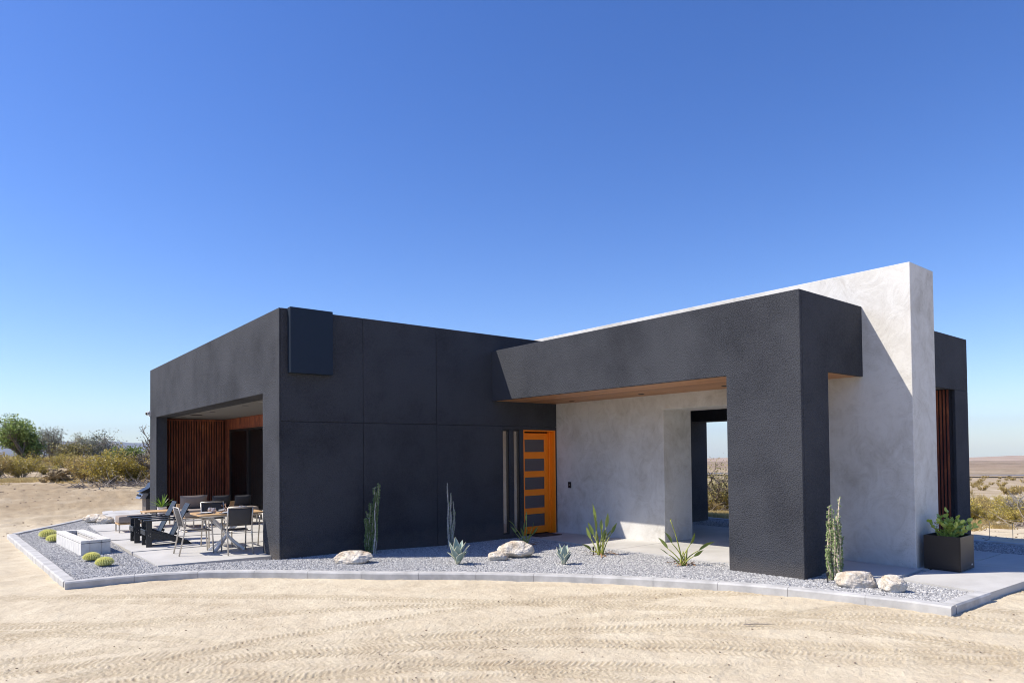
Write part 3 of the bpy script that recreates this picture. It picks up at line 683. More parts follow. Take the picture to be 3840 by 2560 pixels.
f = MB(); f.box(DX0, DX0+.028, Y0+.004, Y0+.2, DZ0, DZ1); f.box(DX1-.028, DX1, Y0-.004, Y0+.2, DZ0, DZ1); f.box(DX1-.072, DX1-.0285, DY-.03, Y0+.2, DZ0, DZ1-.029)
f.box(DX0+.0285, DX1-.0285, Y0+.004, Y0+.2, DZ1-.028, DZ1); sub(f, 'frame', M['orange'], door, bevel=.003, seg=1)
hd = MB(); hd.box(t0+.012, t0+.032, DY-.05, DY-.001, .92, .94); hd.box(t0+.012, t0+.13, DY-.055, DY-.04, .92, .945); sub(hd, 'handle', M['black_metal'], door, bevel=.003)
hd = MB(); hd.box(t0+.008, t0+.036, DY-.008, DY-.0005, 1.07, 1.14); sub(hd, 'lock', M['black_metal'], door, bevel=.003)
# entry canopy standing on one wide pier
b = MB()
b.prism([(YPN, -.25), (YPF, -.25), (YPF, ZB), (Y0-.001, ZB), (Y0-.001, ZT), (YPN, ZT)], 0, X2, X2+.05)
b.prism([(X2+.0505, -.25), (XPR, -.25), (XPR, ZB), (X3-.001, ZB), (X3-.001, ZT), (X2+.0505, ZT)], 1, YPN, YPN+.05)
b.box(X2+.0505, XPR, YPN+.0505, YPF-.001, -.25, ZB)
b.box(X2+.0505, X3-.001, YPN+.0505, Y0-.001, ZB+.05, ZT-.05)
canopy = part(b, 'canopy', M['stucco'], bevel=.006, seg=1)
s = MB(); xx = X2+.056
while xx < X3-.03:
    s.box(xx, min(xx+.086, X3-.004), YPF-.0 if xx < XPR else YPN+.055, Y0-.004, ZB+.008, ZB+.049) if not xx+.09 > XPR > xx else s.box(xx, xx+.086, YPF, Y0-.004, ZB+.008, ZB+.049)
    xx += .0915
sub(s, 'soffit', M['soffit'], canopy)
for (x, y) in ((9.50, 7.98), (9.60, 9.9), (9.45, 6.2)):
    q = MB(); q.lathe([(.045, ZB-.002), (.062, ZB+.0075)], 20, (x, y, 0)); sub(q, 'downlight', M['black'], canopy)
# rear portal beyond the concrete wall
b = MB()
b.box(XC+.002, 14.2, YPN, YPN+.05, ZB, 3.66)
b.box(13.55, 14.2, YPN, YPN+.05, -.25, ZB-.0005)
b.box(13.58, 14.2, YPN+.0505, 7.5, -.25, 3.655)
b.box(XC+.002, 13.579, YPN+.0505, 9.849, ZB+.06, 3.655)
b.box(13.58, 14.2, 7.5005, 9.849, 2.37, 3.655)
b.box(XC+.002, 14.2, 9.85, 10.3, -.25, 3.70); b.box(11.0, 14.2, 10.3005, Y1-.04, 3.722, 3.74)
b.box(14.1, 14.2, 10.301, Y1-.04, -.25, 3.70)
part(b, 'rear_portal', M['stucco'], bevel=.006, seg=1)
b = MB(); b.box(XC+.002, 13.579, YPN+.051, 9.849, ZB+.02, ZB+.0595); part(b, 'ceiling', M['grey_soffit'])
corrugated('rust_cladding', YPN+.11, 7.45, 13.548, -.04, ZB+.01, 1, pitch=.055)

# ------------------------------------------------------------------ the freestanding concrete wall
cw = thing('concrete_wall', 'tall thick wall of mottled pale grey plaster slicing through the dark house', 'wall', (X3, YC, 0))
b = MB()
yo, zo = 7.8075, 2.4365
b.prism([(YC, .012), (5.75, .012), (5.75, zo), (yo, zo), (yo, -.045), (Y0-.0, -.10), (13.2, -.10), (13.2, HC), (YC, HC)], 0, X3, XC)
wl_ = b.build('wall_body', M['plaster'], cw, world=True, bevel=.008, seg=2)
b = MB(); b.box(X3+.03, XC-.03, YC+.03, 5.74, -.3, .0115); b.box(X3+.03, XC-.03, yo+.01, 10.6, -.3, -.046); b.build('base_reveal', M['joint'], cw, world=True)
k = MB(); k.box(X3-.022, X3-.0005, 10.262, 10.345, .905, 1.035); kp = k.build('doorbell', M['black'], cw, world=True, bevel=.004)
k = MB(); k.box(X3-.024, X3-.0225, 10.29, 10.315, .955, .985); kb = k.build('button', M['metal_grey'], None); kb.parent = kp

# ------------------------------------------------------------------ small fittings
cmr = thing('security_camera', 'small white bullet camera fixed near the far corner of the dark wall', 'camera', (3.815, 20.74, 2.85))
c_ = MB(); c_.tube([(-.085, -.045, -.01), (-.01, 0, .01)], .048, 14); c_.build('body', M['white'], cmr, smooth=False, bevel=.004)
c_ = MB(); c_.tube([(-.092, -.0495, -.0115), (-.0855, -.0455, -.0101)], .034, 14); c_.build('lens', M['lens'], cmr)
c_ = MB(); c_.box(-.02, .035, -.04, .04, -.08, .07); c_.build('bracket', M['white'], cmr, bevel=.004)
dm = MB(); dm.box(-.30, .30, -.19, .19, 0, .016); o = dm.build('doormat', M['mat_fibre'], None, bevel=.004); o.location = (9.30, 10.42, float(gz(9.3, 10.42))+.013)
tag(o, 'dark brown doormat in front of the orange door', 'doormat')
def path_light(x, y, label):
    t = thing('path_light', label, 'garden light', (x, y, float(gz(x, y))-.01), 0, 'small stake lights in the gravel')
    q = MB(); q.tube([(0, 0, -.05), (0, 0, .10)], .008, 8); q.build('stake', M['black_metal'], t)
    q = MB(); q.lathe([(.014, .085), (.017, .10), (.017, .125), (.01, .135)], 12); q.build('lamp_head', M['black_metal'], t, smooth=False)
path_light(8.17, 3.97, 'tiny black stake light in the gravel beside the tall ocotillo at the pillar')
path_light(8.02, 7.80, 'tiny black stake light in the gravel beside the tallest strelitzia clump')

# ------------------------------------------------------------------ planter box with plant
pl = thing('planter_box', 'square bronze-black metal planter at the foot of the concrete wall', 'planter', (9.955, 3.10, .062))
b = MB(); w_, d_, h_ = .50, .43, .455
b.box(0, w_, 0, .012, .012, h_); b.box(0, w_, d_-.012, d_, .012, h_); b.box(0, .012, .0125, d_-.0125, .012, h_); b.box(w_-.012, w_, .0125, d_-.0125, .012, h_); b.box(.013, w_-.013, .013, d_-.013, .012, .03)
b.build('box', M['planter'], pl, bevel=.002, seg=1)
b = MB(); b.box(.03, w_-.03, .03, d_-.03, -.012, .0115); b.build('foot', M['black'], pl)
b = MB(); b.box(.0125, w_-.0125, .0125, d_-.0125, .36, .40); b.build('soil', M['soil'], pl)
b = MB(); b.box(.395, .425, -.0025, -.0004, .055, .075); b.build('maker_plate', M['white'], pl)
def leaf_oval(mb, base, d, n_, ln, wd, fold=.25):
    d = Vector(d).normalized(); n_ = Vector(n_); s_ = d.cross(n_); s_ = s_.normalized() if s_.length > 1e-4 else d.orthogonal().normalized(); u = s_.cross(d)
    b0 = Vector(base); prof = [(0, .12), (.2, .7), (.45, 1), (.7, .92), (.9, .5), (1, .06)]
    vs = []
    for t, w in prof:
        c = b0+d*(ln*t)-u*(ln*.18*t*t); vs += [c-s_*(wd*w/2)+u*(fold*wd*w/2), c, c+s_*(wd*w/2)+u*(fold*wd*w/2)]
    fs = []
    for i in range(len(prof)-1):
        fs += [(3*i, 3*i+1, 3*i+4, 3*i+3), (3*i+1, 3*i+2, 3*i+5, 3*i+4)]
    mb.add(vs, fs)
rng = random.Random(21)
jp = thing('potted_shrub', 'sprawling succulent shrub with rounded yellow-green leaves growing in the black planter', 'plant', (10.20, 3.30, .46))
st = MB(); lf = MB()
for k in range(24):
    a = rng.uniform(0, 2*PI); rx, ry = rng.uniform(-.13, .13), rng.uniform(-.11, .11)
    bias = Vector((.80, -.34, 0)) if k % 2 else Vector((0.05, 0.0, .1))
    d = (Vector((math.cos(a)*.42, math.sin(a)*.42, rng.uniform(.8, 1.3)))+bias*rng.uniform(.2, 1.1)).normalized()
    ln = rng.uniform(.24, .42)*(1.2 if k % 2 else .95); p = Vector((rx, ry, -.04)); pts = [p]
    for j in range(6):
        d = (d+Vector((rng.gauss(0, .22), rng.gauss(0, .22), -.05+rng.gauss(0, .16)))).normalized(); p = p+d*ln/6; pts.append(p)
        for q in range(2):
            if j > 0 or q: 
                a2 = rng.uniform(0, 2*PI); o2 = (d*.7+Vector((math.cos(a2), math.sin(a2), rng.uniform(.1, .9)))*.7)
                leaf_oval(lf, p, o2, (rng.gauss(0, .8), rng.gauss(-.3, .8), .6), rng.uniform(.050, .078), rng.uniform(.034, .050))
    st.tube(pts, [.006, .0055, .005, .005, .004, .004, .003], 5)
st.build('stems', M['petiole'], jp); lf.build('leaves', M['l_jade'], jp, smooth=True)

# ------------------------------------------------------------------ boulders
def boulder(x, y, sx, sy, sz, seed, label, rz=0, sink=.22, flat=0.0):
    bmn = bmesh.new(); bmesh.ops.create_icosphere(bmn, subdivisions=5, radius=1)
    rg = random.Random(seed); off = Vector((rg.uniform(0, 99), rg.uniform(0, 99), rg.uniform(0, 99)))
    planes = [(Vector((rg.gauss(0, 1), rg.gauss(0, 1), rg.gauss(0, .8))).normalized(), rg.uniform(.66, .9)) for _ in range(11)]
    for v in bmn.verts:
        d = v.co.normalized(); r = 1.0
        for n_, dd in planes:
            c = d.dot(n_)
            if c > 0: r = min(r, dd/c*1.0) if dd/c < r else r
        r = r*.85+.15
        r += .10*mnoise.fractal(d*1.4+off, 1.0, 2.0, 4)+.035*mnoise.fractal(d*5+off, .9, 2.1, 5)-.03*abs(mnoise.noise(d*3.3+off))
        v.co = Vector((d.x*r*sx, d.y*r*sy, d.z*r*sz))
        if v.co.z > sz*(1-flat): v.co.z = sz*(1-flat)+(v.co.z-sz*(1-flat))*.3
    me = bpy.data.meshes.new('boulder'); bmn.to_mesh(me); bmn.free(); me.materials.append(M['rock'])
    for p_ in me.polygons: p_.use_smooth = True
    o = bpy.data.objects.new('boulder', me); C.objects.link(o); o.location = (x, y, float(gz(x, y))+sz*(1-2*sink)*1.0); o.rotation_euler = (0, 0, rz)
    tag(o, label, 'boulder', 'cream boulders set in the gravel')
TH = math.atan2(Rr.y, Rr.x)    # direction that runs straight across the view
boulder(4.60, 9.62, .31, .19, .12, 4, 'long low cream boulder below the leafy ocotillo at the dark wall', TH, .24)
boulder(6.50, 8.42, .17, .14, .085, 9, 'smaller flat cream boulder leaning against a bigger one near the door', TH, .2)
boulder(6.93, 8.50, .31, .2, .165, 12, 'large rounded cream boulder in front of the clump by the orange door', TH-.1, .22)
boulder(8.20, 3.63, .255, .15, .125, 17, 'long blocky cream boulder at the foot of the tall ocotillo by the pillar', TH-.15, .24, .25)
boulder(8.22, 3.25, .155, .13, .115, 31, 'small cream boulder nearest the right-hand kerb corner', TH, .22)
boulder(2.36, 19.35, .30, .2, .13, 41, 'larger tan boulder lying in the gravel at the far left kerb', TH, .2)
boulder(2.52, 18.98, .24, .16, .10, 52, 'paler low boulder in front of the tan one at the far left kerb', TH, .2)

# ------------------------------------------------------------------ fire pit of concrete blocks
fp = thing('fire_pit', 'long rectangular fire pit of pale grey concrete blocks in the gravel', 'fire pit', (0, 0, 0))
A_, B_, C__ = Vector((1.25, 15.45)), Vector((1.42, 13.33)), Vector((1.86, 13.27))
ex = (B_-A_).normalized(); ey = Vector((-ex.y, ex.x)); ey = ey if ey.x > 0 else -ey
Lp, Wp = (B_-A_).length, .44
fp.location = (A_.x, A_.y, .018); fp.rotation_euler = (0, 0, math.atan2(ex.y, ex.x))
flip = 1 if Vector((-math.sin(fp.rotation_euler.z), math.cos(fp.rotation_euler.z))).dot(ey) > 0 else -1
def fbox(mb, u0, u1, v0, v1, z0, z1):
    if flip < 0: v0, v1 = -v1, -v0
    mb.box(u0, u1, v0, v1, z0, z1)
b1, b2 = MB(), MB(); nb = 11; t_ = .135
for k in range(nb):
    u0, u1 = Lp*k/nb+.003, Lp*(k+1)/nb-.003
    fbox(b1, u0, u1, 0, t_-.004, -.04, .185); fbox(b1, u0, u1, Wp-t_+.004, Wp, -.04, .185)
    fbox(b2, u0, u1, 0, t_-.004, .193, .238); fbox(b2, u0, u1, Wp-t_+.004, Wp, .193, .238)
for u0, u1 in ((0.003, .13), (Lp-.13, Lp-.003)):
    fbox(b1, u0, u1, t_, Wp-t_, -.04, .185); fbox(b2, u0, u1, t_, Wp-t_, .193, .238)
b1.build('block_course', M['block'], fp, bevel=.003, seg=1); b2.build('cap_course', M['block'], fp, bevel=.003, seg=1)
b = MB(); fbox(b, .01, Lp-.01, .01, Wp-.01, -.05, .03); b.build('bed', M['gravel_bed'], fp)
b = MB(); fbox(b, .012, Lp-.012, .006, t_-.01, .185, .193); fbox(b, .012, Lp-.012, Wp-t_+.01, Wp-.006, .185, .193); b.build('mortar_joint', M['joint'], fp)

# ------------------------------------------------------------------ cacti and desert plants in the gravel
def barrel(x, y, r, label, seed):
    t = thing('barrel_cactus', label, 'cactus', (x, y, float(gz(x, y))-.01), seed*1.3, 'golden barrel cacti')
    ribs, rings = 22, 14; vs = []; sp = MB(); rg = random.Random(seed)
    N = ribs*4
    for i in range(rings+1):
        ph = -0.55+(PI/2+.55)*i/rings; rr = math.cos(ph)**.85 if ph < PI/2-1e-3 else 0.001; zz = .42+math.sin(ph)*.46
        if ph > 1.2: zz -= (ph-1.2)*.05
        for k in range(N):
            a = 2*PI*k/N; m_ = 1+.075*math.cos(ribs*a)
            vs.append((r*rr*m_*math.cos(a), r*rr*m_*math.sin(a), r*1.35*zz))
    fs = [(i*N+k, i*N+(k+1) % N, (i+1)*N+(k+1) % N, (i+1)*N+k) for i in range(rings) for k in range(N)]
    mb = MB(); mb.add(vs, fs); mb.build('body', M['barrel'], t, smooth=True)
    for q in range(ribs):
        a = 2*PI*q/ribs
        for i in range(3, 22):
            ph = -0.45+(PI/2+.40)*i/22; rr = math.cos(ph)**.85 if ph < PI/2-.02 else .02; zz = .42+math.sin(ph)*.46
            p = Vector((r*rr*1.07*math.cos(a), r*rr*1.07*math.sin(a), r*1.35*zz)); nrm = Vector((math.cos(a)*math.cos(ph), math.sin(a)*math.cos(ph), math.sin(ph)))
            for _ in range(7):
                d = (nrm+Vector((rg.gauss(0, .6), rg.gauss(0, .6), rg.gauss(0, .6)))).normalized(); s_ = d.orthogonal().normalized()*.0026; e = p+d*r*rg.uniform(.15, .26)
                s2 = d.cross(s_)
                sp.add([p-s_, p+s_, e, p+s2], [(0, 1, 2), (1, 3, 2), (3, 0, 2)])
    sp.build('spines', M['spine'], t)
barrel(1.20, 16.55, .135, 'golden barrel cactus farthest behind the fire pit block wall', 1)
barrel(1.235, 15.75, .112, 'golden barrel cactus half hidden by the far end of the fire pit', 2)
barrel(1.49, 12.62, .104, 'golden barrel cactus at the near corner of the fire pit', 3)
barrel(1.575, 11.90, .107, 'golden barrel cactus nearest the front left kerb corner', 4)

def agave(x, y, h, n_, seed, label, spread=.5):
    t = thing('agave', label, 'plant', (x, y, float(gz(x, y))), 0, 'variegated agaves')
    rg = random.Random(seed); mb = MB(); edges = []
    for k in range(n_):
        f_ = k/n_; a = k*2.4+rg.uniform(-.2, .2); lean = .12+spread*(1-f_)+rg.uniform(-.05, .08); ln = h*(rg.uniform(.85, 1.05)*(0.72+.38*f_)); wd = h*.25
        d0 = Vector((math.cos(a), math.sin(a), 0)); s_ = Vector((-math.sin(a), math.cos(a), 0)); NN = 8; vs = []
        for i in range(NN+1):
            tt = i/NN; th = lean*(1+.35*tt); c = d0*(math.sin(th)*ln*tt+.012)+Vector((0, 0, math.cos(th)*ln*tt))
            w = wd*(.55+.75*math.sin(min(1, tt*1.25)*PI*.62))*(1-tt**3)*.62+.001; up = -d0*math.cos(th)+Vector((0, 0, math.sin(th)))
            for q, (s1, cu) in enumerate(((-1, .35), (-.8, .22), (0, -.05), (.8, .22), (1, .35))):
                vs.append(c+s_*w*s1+up*w*cu); edges.append((0, 1)[abs(s1) == 1] if abs(s1) != .8 else .55)
        fs = [(i*5+q, i*5+q+1, (i+1)*5+q+1, (i+1)*5+q) for i in range(NN) for q in range(4)]
        mb.add(vs, fs)
    o = mb.build('leaves', M['agave'], t, smooth=True)
    at = o.data.attributes.new('edge', 'FLOAT', 'POINT'); at.data.foreach_set('value', edges)
    so = o.modifiers.new('thick', 'SOLIDIFY'); so.thickness = .004
agave(5.76, 8.46, .37, 12, 3, 'blue-grey agave with cream leaf edges in front of the bare ocotillo', .42)
agave(6.93, 7.36, .31, 10, 8, 'smaller upright blue-green agave between boulder and concrete path', .38)

def strelitzia(x, y, h, seed, label, stalks, dark=False):
    t = thing('strelitzia', label, 'plant', (x, y, float(gz(x, y))-.01), 0, 'strelitzia clumps in the gravel')
    rg = random.Random(seed); st = MB(); lf = MB(); dr = MB()
    for (lat, hh_, bend, ll) in stalks:
        # lat: lean across the view, hh_: height of leaf base, bend: droop, ll: leaf length
        across = Vector((math.cos(TH), math.sin(TH), 0)); dep = Vector((-across.y, across.x, 0))
        p0 = Vector((rg.uniform(-.05, .05), rg.uniform(-.05, .05), 0)); dd = rg.uniform(-.12, .12)
        pts = []
        for i in range(8):
            s_ = i/7; pts.append(p0+across*lat*(s_**1.2)*h*.8+dep*dd*s_*h+Vector((0, 0, h*hh_*(s_-bend*.35*s_**3))))
        st.tube(pts, [.012*(1-.5*i/7) for i in range(8)], 6)
        if ll > 0:
            d = ((pts[-1]-pts[-3]).normalized()+Vector((0, 0, .9*(1-bend)))).normalized(); n_ = Vector((rg.gauss(0, 1), rg.gauss(0, 1), .5))
            ls = MB(); dd2 = d; b0 = pts[-1]; W = .036*h*rg.uniform(.8, 1.25); s2 = dd2.cross(n_).normalized(); vs = []
            NN = 9
            for i in range(NN+1):
                s_ = i/NN; c = b0; w = W*max(.02, math.sin(PI*min(1, s_**.8*.97+.03))**1.05); u = s2.cross(dd2)
                vs += [c-s2*w+u*w*.55, c, c+s2*w+u*w*.55]; b0 = b0+dd2*(ll*h/NN); dd2 = (dd2+Vector((0, 0, -.045*bend*3))+across*lat*.05).normalized()
            lf.add(vs, [f for i in range(NN) for f in ((3*i, 3*i+1, 3*i+4, 3*i+3), (3*i+1, 3*i+2, 3*i+5, 3*i+4))])
    for k in range(16):
        a = rg.uniform(0, 2*PI); r0 = rg.uniform(.03, .16); ln = rg.uniform(.08, .2); p = Vector((math.cos(a)*r0, math.sin(a)*r0, .03)); d = Vector((math.cos(a)+rg.gauss(0, .3), math.sin(a)+rg.gauss(0, .3), rg.uniform(.05, .5))).normalized()
        vs = []; s_ = Vector((-d.y, d.x, 0)).normalized()
        for i in range(6):
            w = .013*math.sin(PI*(i+.3)/6); vs += [p-s_*w, p+s_*w+Vector((0, 0, w*.6))]; p = p+d*ln/5; d = (d+Vector((rg.gauss(0, .25), rg.gauss(0, .25), -.22))).normalized(); p.z = max(p.z, .012)
        dr.add(vs, [(2*i, 2*i+1, 2*i+3, 2*i+2) for i in range(5)])
    st.build('stalks', M['petiole'], t, smooth=True); lf.build('leaves', M['l_bop'], t, smooth=True); dr.build('dry_leaves', M['drybrown'], t)
strelitzia(8.02, 9.55, .58, 5, 'dark shaded strelitzia clump in front of the orange door', [(-.42, .70, .5, .32), (-.3, .45, .4, .3), (.02, .80, .1, .34), (.05, .5, .2, .3), (.2, .62, .2, .22), (.28, .45, .4, .3), (.38, .42, .5, .25), (-.12, .35, .2, .3), (.12, .3, .2, .3)])
strelitzia(8.03, 7.65, .80, 6, 'tallest sunlit strelitzia clump against the concrete wall', [(-.12, .66, .05, .42), (-.08, .5, .1, .38), (.12, .58, .1, .32), (.24, .50, .4, .26), (.26, .40, .45, .26), (-.20, .42, .2, .30), (-.16, .34, .2, .28), (.04, .42, .05, .3), (0, .5, .05, .25), (.06, .3, .1, .25), (-.30, .10, .3, .24), (.1, .35, .2, .2), (-.05, .3, .1, .2)])
strelitzia(8.06, 6.05, .78, 9, 'wind-blown strelitzia clump with one bare arching stalk near the pillar', [(-.30, .98, .35, 0.02), (-.32, .46, .3, .26), (-.34, .34, .3, .28), (.26, .40, .15, .25), (.42, .34, .55, .36), (.24, .22, .5, .22), (.02, .3, .1, 0), (.06, .33, .1, 0), (-.06, .28, .1, 0), (.10, .24, .1, 0), (-.1, .2, .3, .12), (-.26, .24, .5, .22)])

def ocotillo(x, y, h, seed, label, canes, leafy, mat, lean=0.0, rc=.010, lsize=.030, wf=.68):
    canes = [(u_*wf, a_, b_*(wf*.5+.5), c_*.8) for u_, a_, b_, c_ in canes]; t = thing('ocotillo', label, 'plant', (x, y, float(gz(x, y))-.01), 0, 'ocotillo plants in the gravel')
    rg = random.Random(seed); st = MB(); lf = MB(); across = Vector((math.cos(TH), math.sin(TH), 0)); dep = Vector((-across.y, across.x, 0))
    for (u, hh_, top, lv) in canes:
        pts = []; NN = 16; ph = rg.uniform(0, 6); am = rg.uniform(.006, .014); dd = rg.uniform(-.06, .06)
        for i in range(NN+1):
            s_ = i/NN; pts.append(across*(u*(1-s_*.55)+top*s_+am*math.sin(s_*9+ph)+lean*s_*h*hh_)+dep*(dd*(1-.5*s_)+am*math.cos(s_*8+ph))+Vector((0, 0, h*hh_*s_)))
        st.tube(pts, [rc*(1-.6*i/NN) for i in range(NN+1)], 6)
        for i in range(NN*14):
            s_ = i/(NN*14)
            j = min(NN-1, int(s_*NN)); p = pts[j].lerp(pts[j+1], s_*NN-j); a = rg.uniform(0, 2*PI)
            d = Vector((math.cos(a), math.sin(a), .35)); q0 = p+d*rc*(1-.5*s_)
            if rg.random() < lv*(1.0 if s_ > .08 else .3):
                for _ in range(leafy):
                    dd2 = (d+Vector((rg.gauss(0, .5), rg.gauss(0, .5), rg.gauss(0, .4)))).normalized(); s2 = dd2.orthogonal().normalized()*lsize*.32; e = q0+dd2*lsize*rg.uniform(.7, 1.3); m_ = (q0+e)/2
                    lf.add([q0, m_-s2, e, m_+s2], [(0, 1, 2, 3)])
            else:
                e = q0+d*rc*1.3; s2 = Vector((-d.y, d.x, 0))*.0016; st.add([q0-s2, q0+s2, e, q0+Vector((0, 0, .003))], [(0, 1, 2), (1, 3, 2), (3, 0, 2)])
    st.build('canes', M[mat], t); lf.build('leaves', M['l_oco'], t)
ocotillo(5.30, 10.36, 1.18, 3, 'ocotillo with leafy canes leaning right before the dark wall', [(-.13, .50, -.10, 1), (-.08, .72, -.05, .9), (-.03, .95, .02, .95), (.0, 1.0, .09, 1), (.03, .8, .03, .95), (-.10, .42, -.06, .9), (.06, .74, .02, .1), (.09, .4, .0, .05), (-.05, .6, -.12, .6), (.01, .55, .06, .9), (-.02, .88, .05, 1), (.04, .66, .05, 1)], 5, 'spine_white', .03)
ocotillo(6.76, 10.16, 1.20, 4, 'slender nearly bare grey ocotillo behind the blue agave', [(-.05, 1.0, -.03, .08), (-.02, .96, -.045, .05), (.02, .85, .0, .35), (.05, .72, .04, .4), (.0, .8, .01, .3), (.06, .55, .05, .15), (-.04, .7, -.02, .2), (.03, .6, .06, .4)], 2, 'spine_white', .0, .009, .022, .9)
ocotillo(8.40, 4.00, 1.03, 5, 'thick-caned green ocotillo standing against the dark pillar and the rock', [(-.06, .90, -.02, .8), (-.03, .86, .02, .6), (.0, 1.0, .10, .55), (.04, .78, .04, .7), (.06, .70, .07, .6), (-.08, .70, -.04, .8), (.08, .52, .09, .8), (-.02, .74, .01, .7), (.02, .6, .03, .8), (-.10, .38, -.08, .8)], 3, 'tan_cane', .0, .0125, .024, .62)
# a fallen twig on the sand
b = MB(); b.tube([(-.16, 0, .008), (-.05, .004, .012), (.06, -.006, .010), (.16, .004, .006)], [.004, .006, .005, .003], 6)
o = b.build('twig', M['dead']); o.location = (6.05, 3.62, T(6.05, 3.62)+.006); o.rotation_euler = (0, 0, TH+.05); tag(o, 'small bare twig lying on the sand in front of the kerb', 'twig')

# ------------------------------------------------------------------ patio furniture
def zf(x, y): return float(gz(x, y))+.0125
def adirondack(x, y, rz, label):
    """local +x is where the sitter looks"""
    t = thing('adirondack_chair', label, 'chair', (x, y, zf(x, y)), rz, 'black adirondack chairs by the fire pit')
    m_ = M['adir']
    for s_ in (-1, 1):
        q = MB(); q.box(.24, .335, s_*.20-.012, s_*.20+.012, 0, .465); q.build('leg', m_, t, bevel=.003)
        q = MB(); q.prism([(.325, .13), (.325, .285), (.20, .285), (-.06, .205), (-.36, .07), (-.44, 0), (-.30, 0), (-.02, .10)], 1, s_*.172-.011, s_*.172+.011); q.build('side_rail', m_, t, bevel=.003)
        q = MB(); q.prism([(.375, s_*.155), (.385, s_*.27), (.30, s_*.285), (-.22, s_*.245), (-.27, s_*.20), (-.22, s_*.165)] if s_ > 0 else [(.375, s_*.155), (-.22, s_*.165), (-.27, s_*.20), (-.22, s_*.245), (.30, s_*.285), (.385, s_*.27)], 2, .466, .487); q.build('arm', m_, t, bevel=.004)
    q = MB(); q.bar((-.20, -.20, .45), (-.20, .20, .45), .03, .03); q.build('brace', m_, t)
    q = MB(); q.bar((.28, -.188, .07), (.28, .188, .07), .02, .06); q.build('brace', m_, t)
    q = MB()
    pts = [(.335, .262), (.315, .292)]+[(.315-.065*k, .296-.0185*k) for k in range(1, 8)]
    for k in range(8):
        a = Vector((.33-.064*k, 0, .294-.021*k)); q.obox(a, Vector((1, 0, .33)).normalized(), Vector((0, 1, 0)), Vector((-.33, 0, 1)).normalized(), .028, .20, .009)
    q.obox(Vector((.347, 0, .252)), Vector((0, 0, 1)), Vector((0, 1, 0)), Vector((1, 0, 0)), .035, .20, .009)
    q.build('seat', m_, t, bevel=.003)
    q = MB(); d = Vector((-.50, 0, 1)).normalized(); n_ = Vector((1, 0, .50)).normalized()
    for k in range(4):
        yy = (k-1.5)*.088; a = Vector((-.115, yy, .155)); c = a+d*.655; q.obox((a+c)/2, d, Vector((0, 1, 0)), n_, .3275, .040, .009)
    q.build('backrest', m_, t, bevel=.003)
    q = MB(); a = Vector((-.13, 0, .155))+d*.50; q.obox(a-n_*.02, Vector((0, 1, 0)), d, n_, .17, .025, .010); q.build('back_batten', m_, t); q = MB(); a = Vector((-.13, 0, .155))+d*.06; q.obox(a-n_*.02, Vector((0, 1, 0)), d, n_, .17, .025, .010); q.build('back_batten', m_, t)
    for s_ in (-1, 1):
        for bx, bz in ((.27, .24), (.30, .21), (.27, .19)):
            q = MB(); q.tube([(bx, s_*.2125, bz), (bx, s_*.216, bz)], .006, 8); q.build('bolt', M['steel'], t)
    return t
adirondack(2.71, 14.50, PI, 'black adirondack chair farther from the camera beside the fire pit')
adirondack(2.77, 13.73, PI, 'black adirondack chair nearer the camera between fire pit and dining chair')

def dining_chair(x, y, rz, label):
    t = thing('dining_chair', label, 'chair', (x, y, zf(x, y)), rz, 'metal and sling dining armchairs round the patio table')
    st = M['steel']; r = .0125
    for s_ in (-1, 1):
        yy = s_*.195
        q = MB(); q.tube([(-.29, yy, 0), (-.215, yy, .36), (-.205, yy, .42), (-.245, yy, .60), (-.295, yy, .785)], r, 8); q.build('leg', st, t, smooth=True)
        q = MB(); q.tube([(.25, yy, 0), (.225, yy, .375), (.215, yy, .555)], r, 8); q.build('leg', st, t, smooth=True)
        q = MB(); q.box(-.235, .245, yy-.02, yy+.02, .562, .582); q.build('arm', M['teak'] if False else st, t, bevel=.006)
    q = MB(); q.tube([(-.207, -.19, .385), (-.207, .19, .385)], .010, 8); q.tube([(.222, -.19, .385), (.222, .19, .385)], .010, 8)
    for s_ in (-1, 1): q.tube([(-.207, s_*.178, .386), (.222, s_*.178, .386)], .011, 8)
    q.build('frame', st, t, smooth=True)
    q = MB(); q.tube([(-.295, -.195, .785), (-.295, .195, .785)], .0115, 8); q.build('back_rail', st, t, smooth=True)
    q = MB(); n_ = 8; vs = []
    for i in range(n_+1):
        for j in range(n_+1):
            u, v = i/n_, j/n_; vs.append((-.200+.415*u, -.172+.344*v, .392-.018*math.sin(PI*u)*math.sin(PI*v)))
    q.add(vs, [(i*(n_+1)+j, (i+1)*(n_+1)+j, (i+1)*(n_+1)+j+1, i*(n_+1)+j+1) for i in range(n_) for j in range(n_)])
    o = q.build('seat', M['sling'], t, smooth=True); o.modifiers.new('t', 'SOLIDIFY').thickness = .004
    q = MB(); vs = []
    for i in range(n_+1):
        for j in range(n_+1):
            u, v = i/n_, j/n_; vs.append((-.222-.070*u-.022*math.sin(PI*v)*math.sin(PI*u), -.182+.364*v, .475+.295*u))
    q.add(vs, [(i*(n_+1)+j, (i+1)*(n_+1)+j, (i+1)*(n_+1)+j+1, i*(n_+1)+j+1) for i in range(n_) for j in range(n_)])
    o = q.build('backrest', M['sling'], t, smooth=True); o.modifiers.new('t', 'SOLIDIFY').thickness = .004
    return t
c0 = dining_chair(2.94, 12.22, 0.0, 'sling dining chair at the left end of the table seen from its side')
c1 = dup(c0, (3.50, 11.80, zf(3.5, 11.8)), PI/2-.08, 'sling dining chair with its back to the camera in front of the table')
c2 = dup(c0, (3.46, 12.86, zf(3.46, 12.86)), -PI/2, 'sling dining chair on the far side of the table facing the camera')
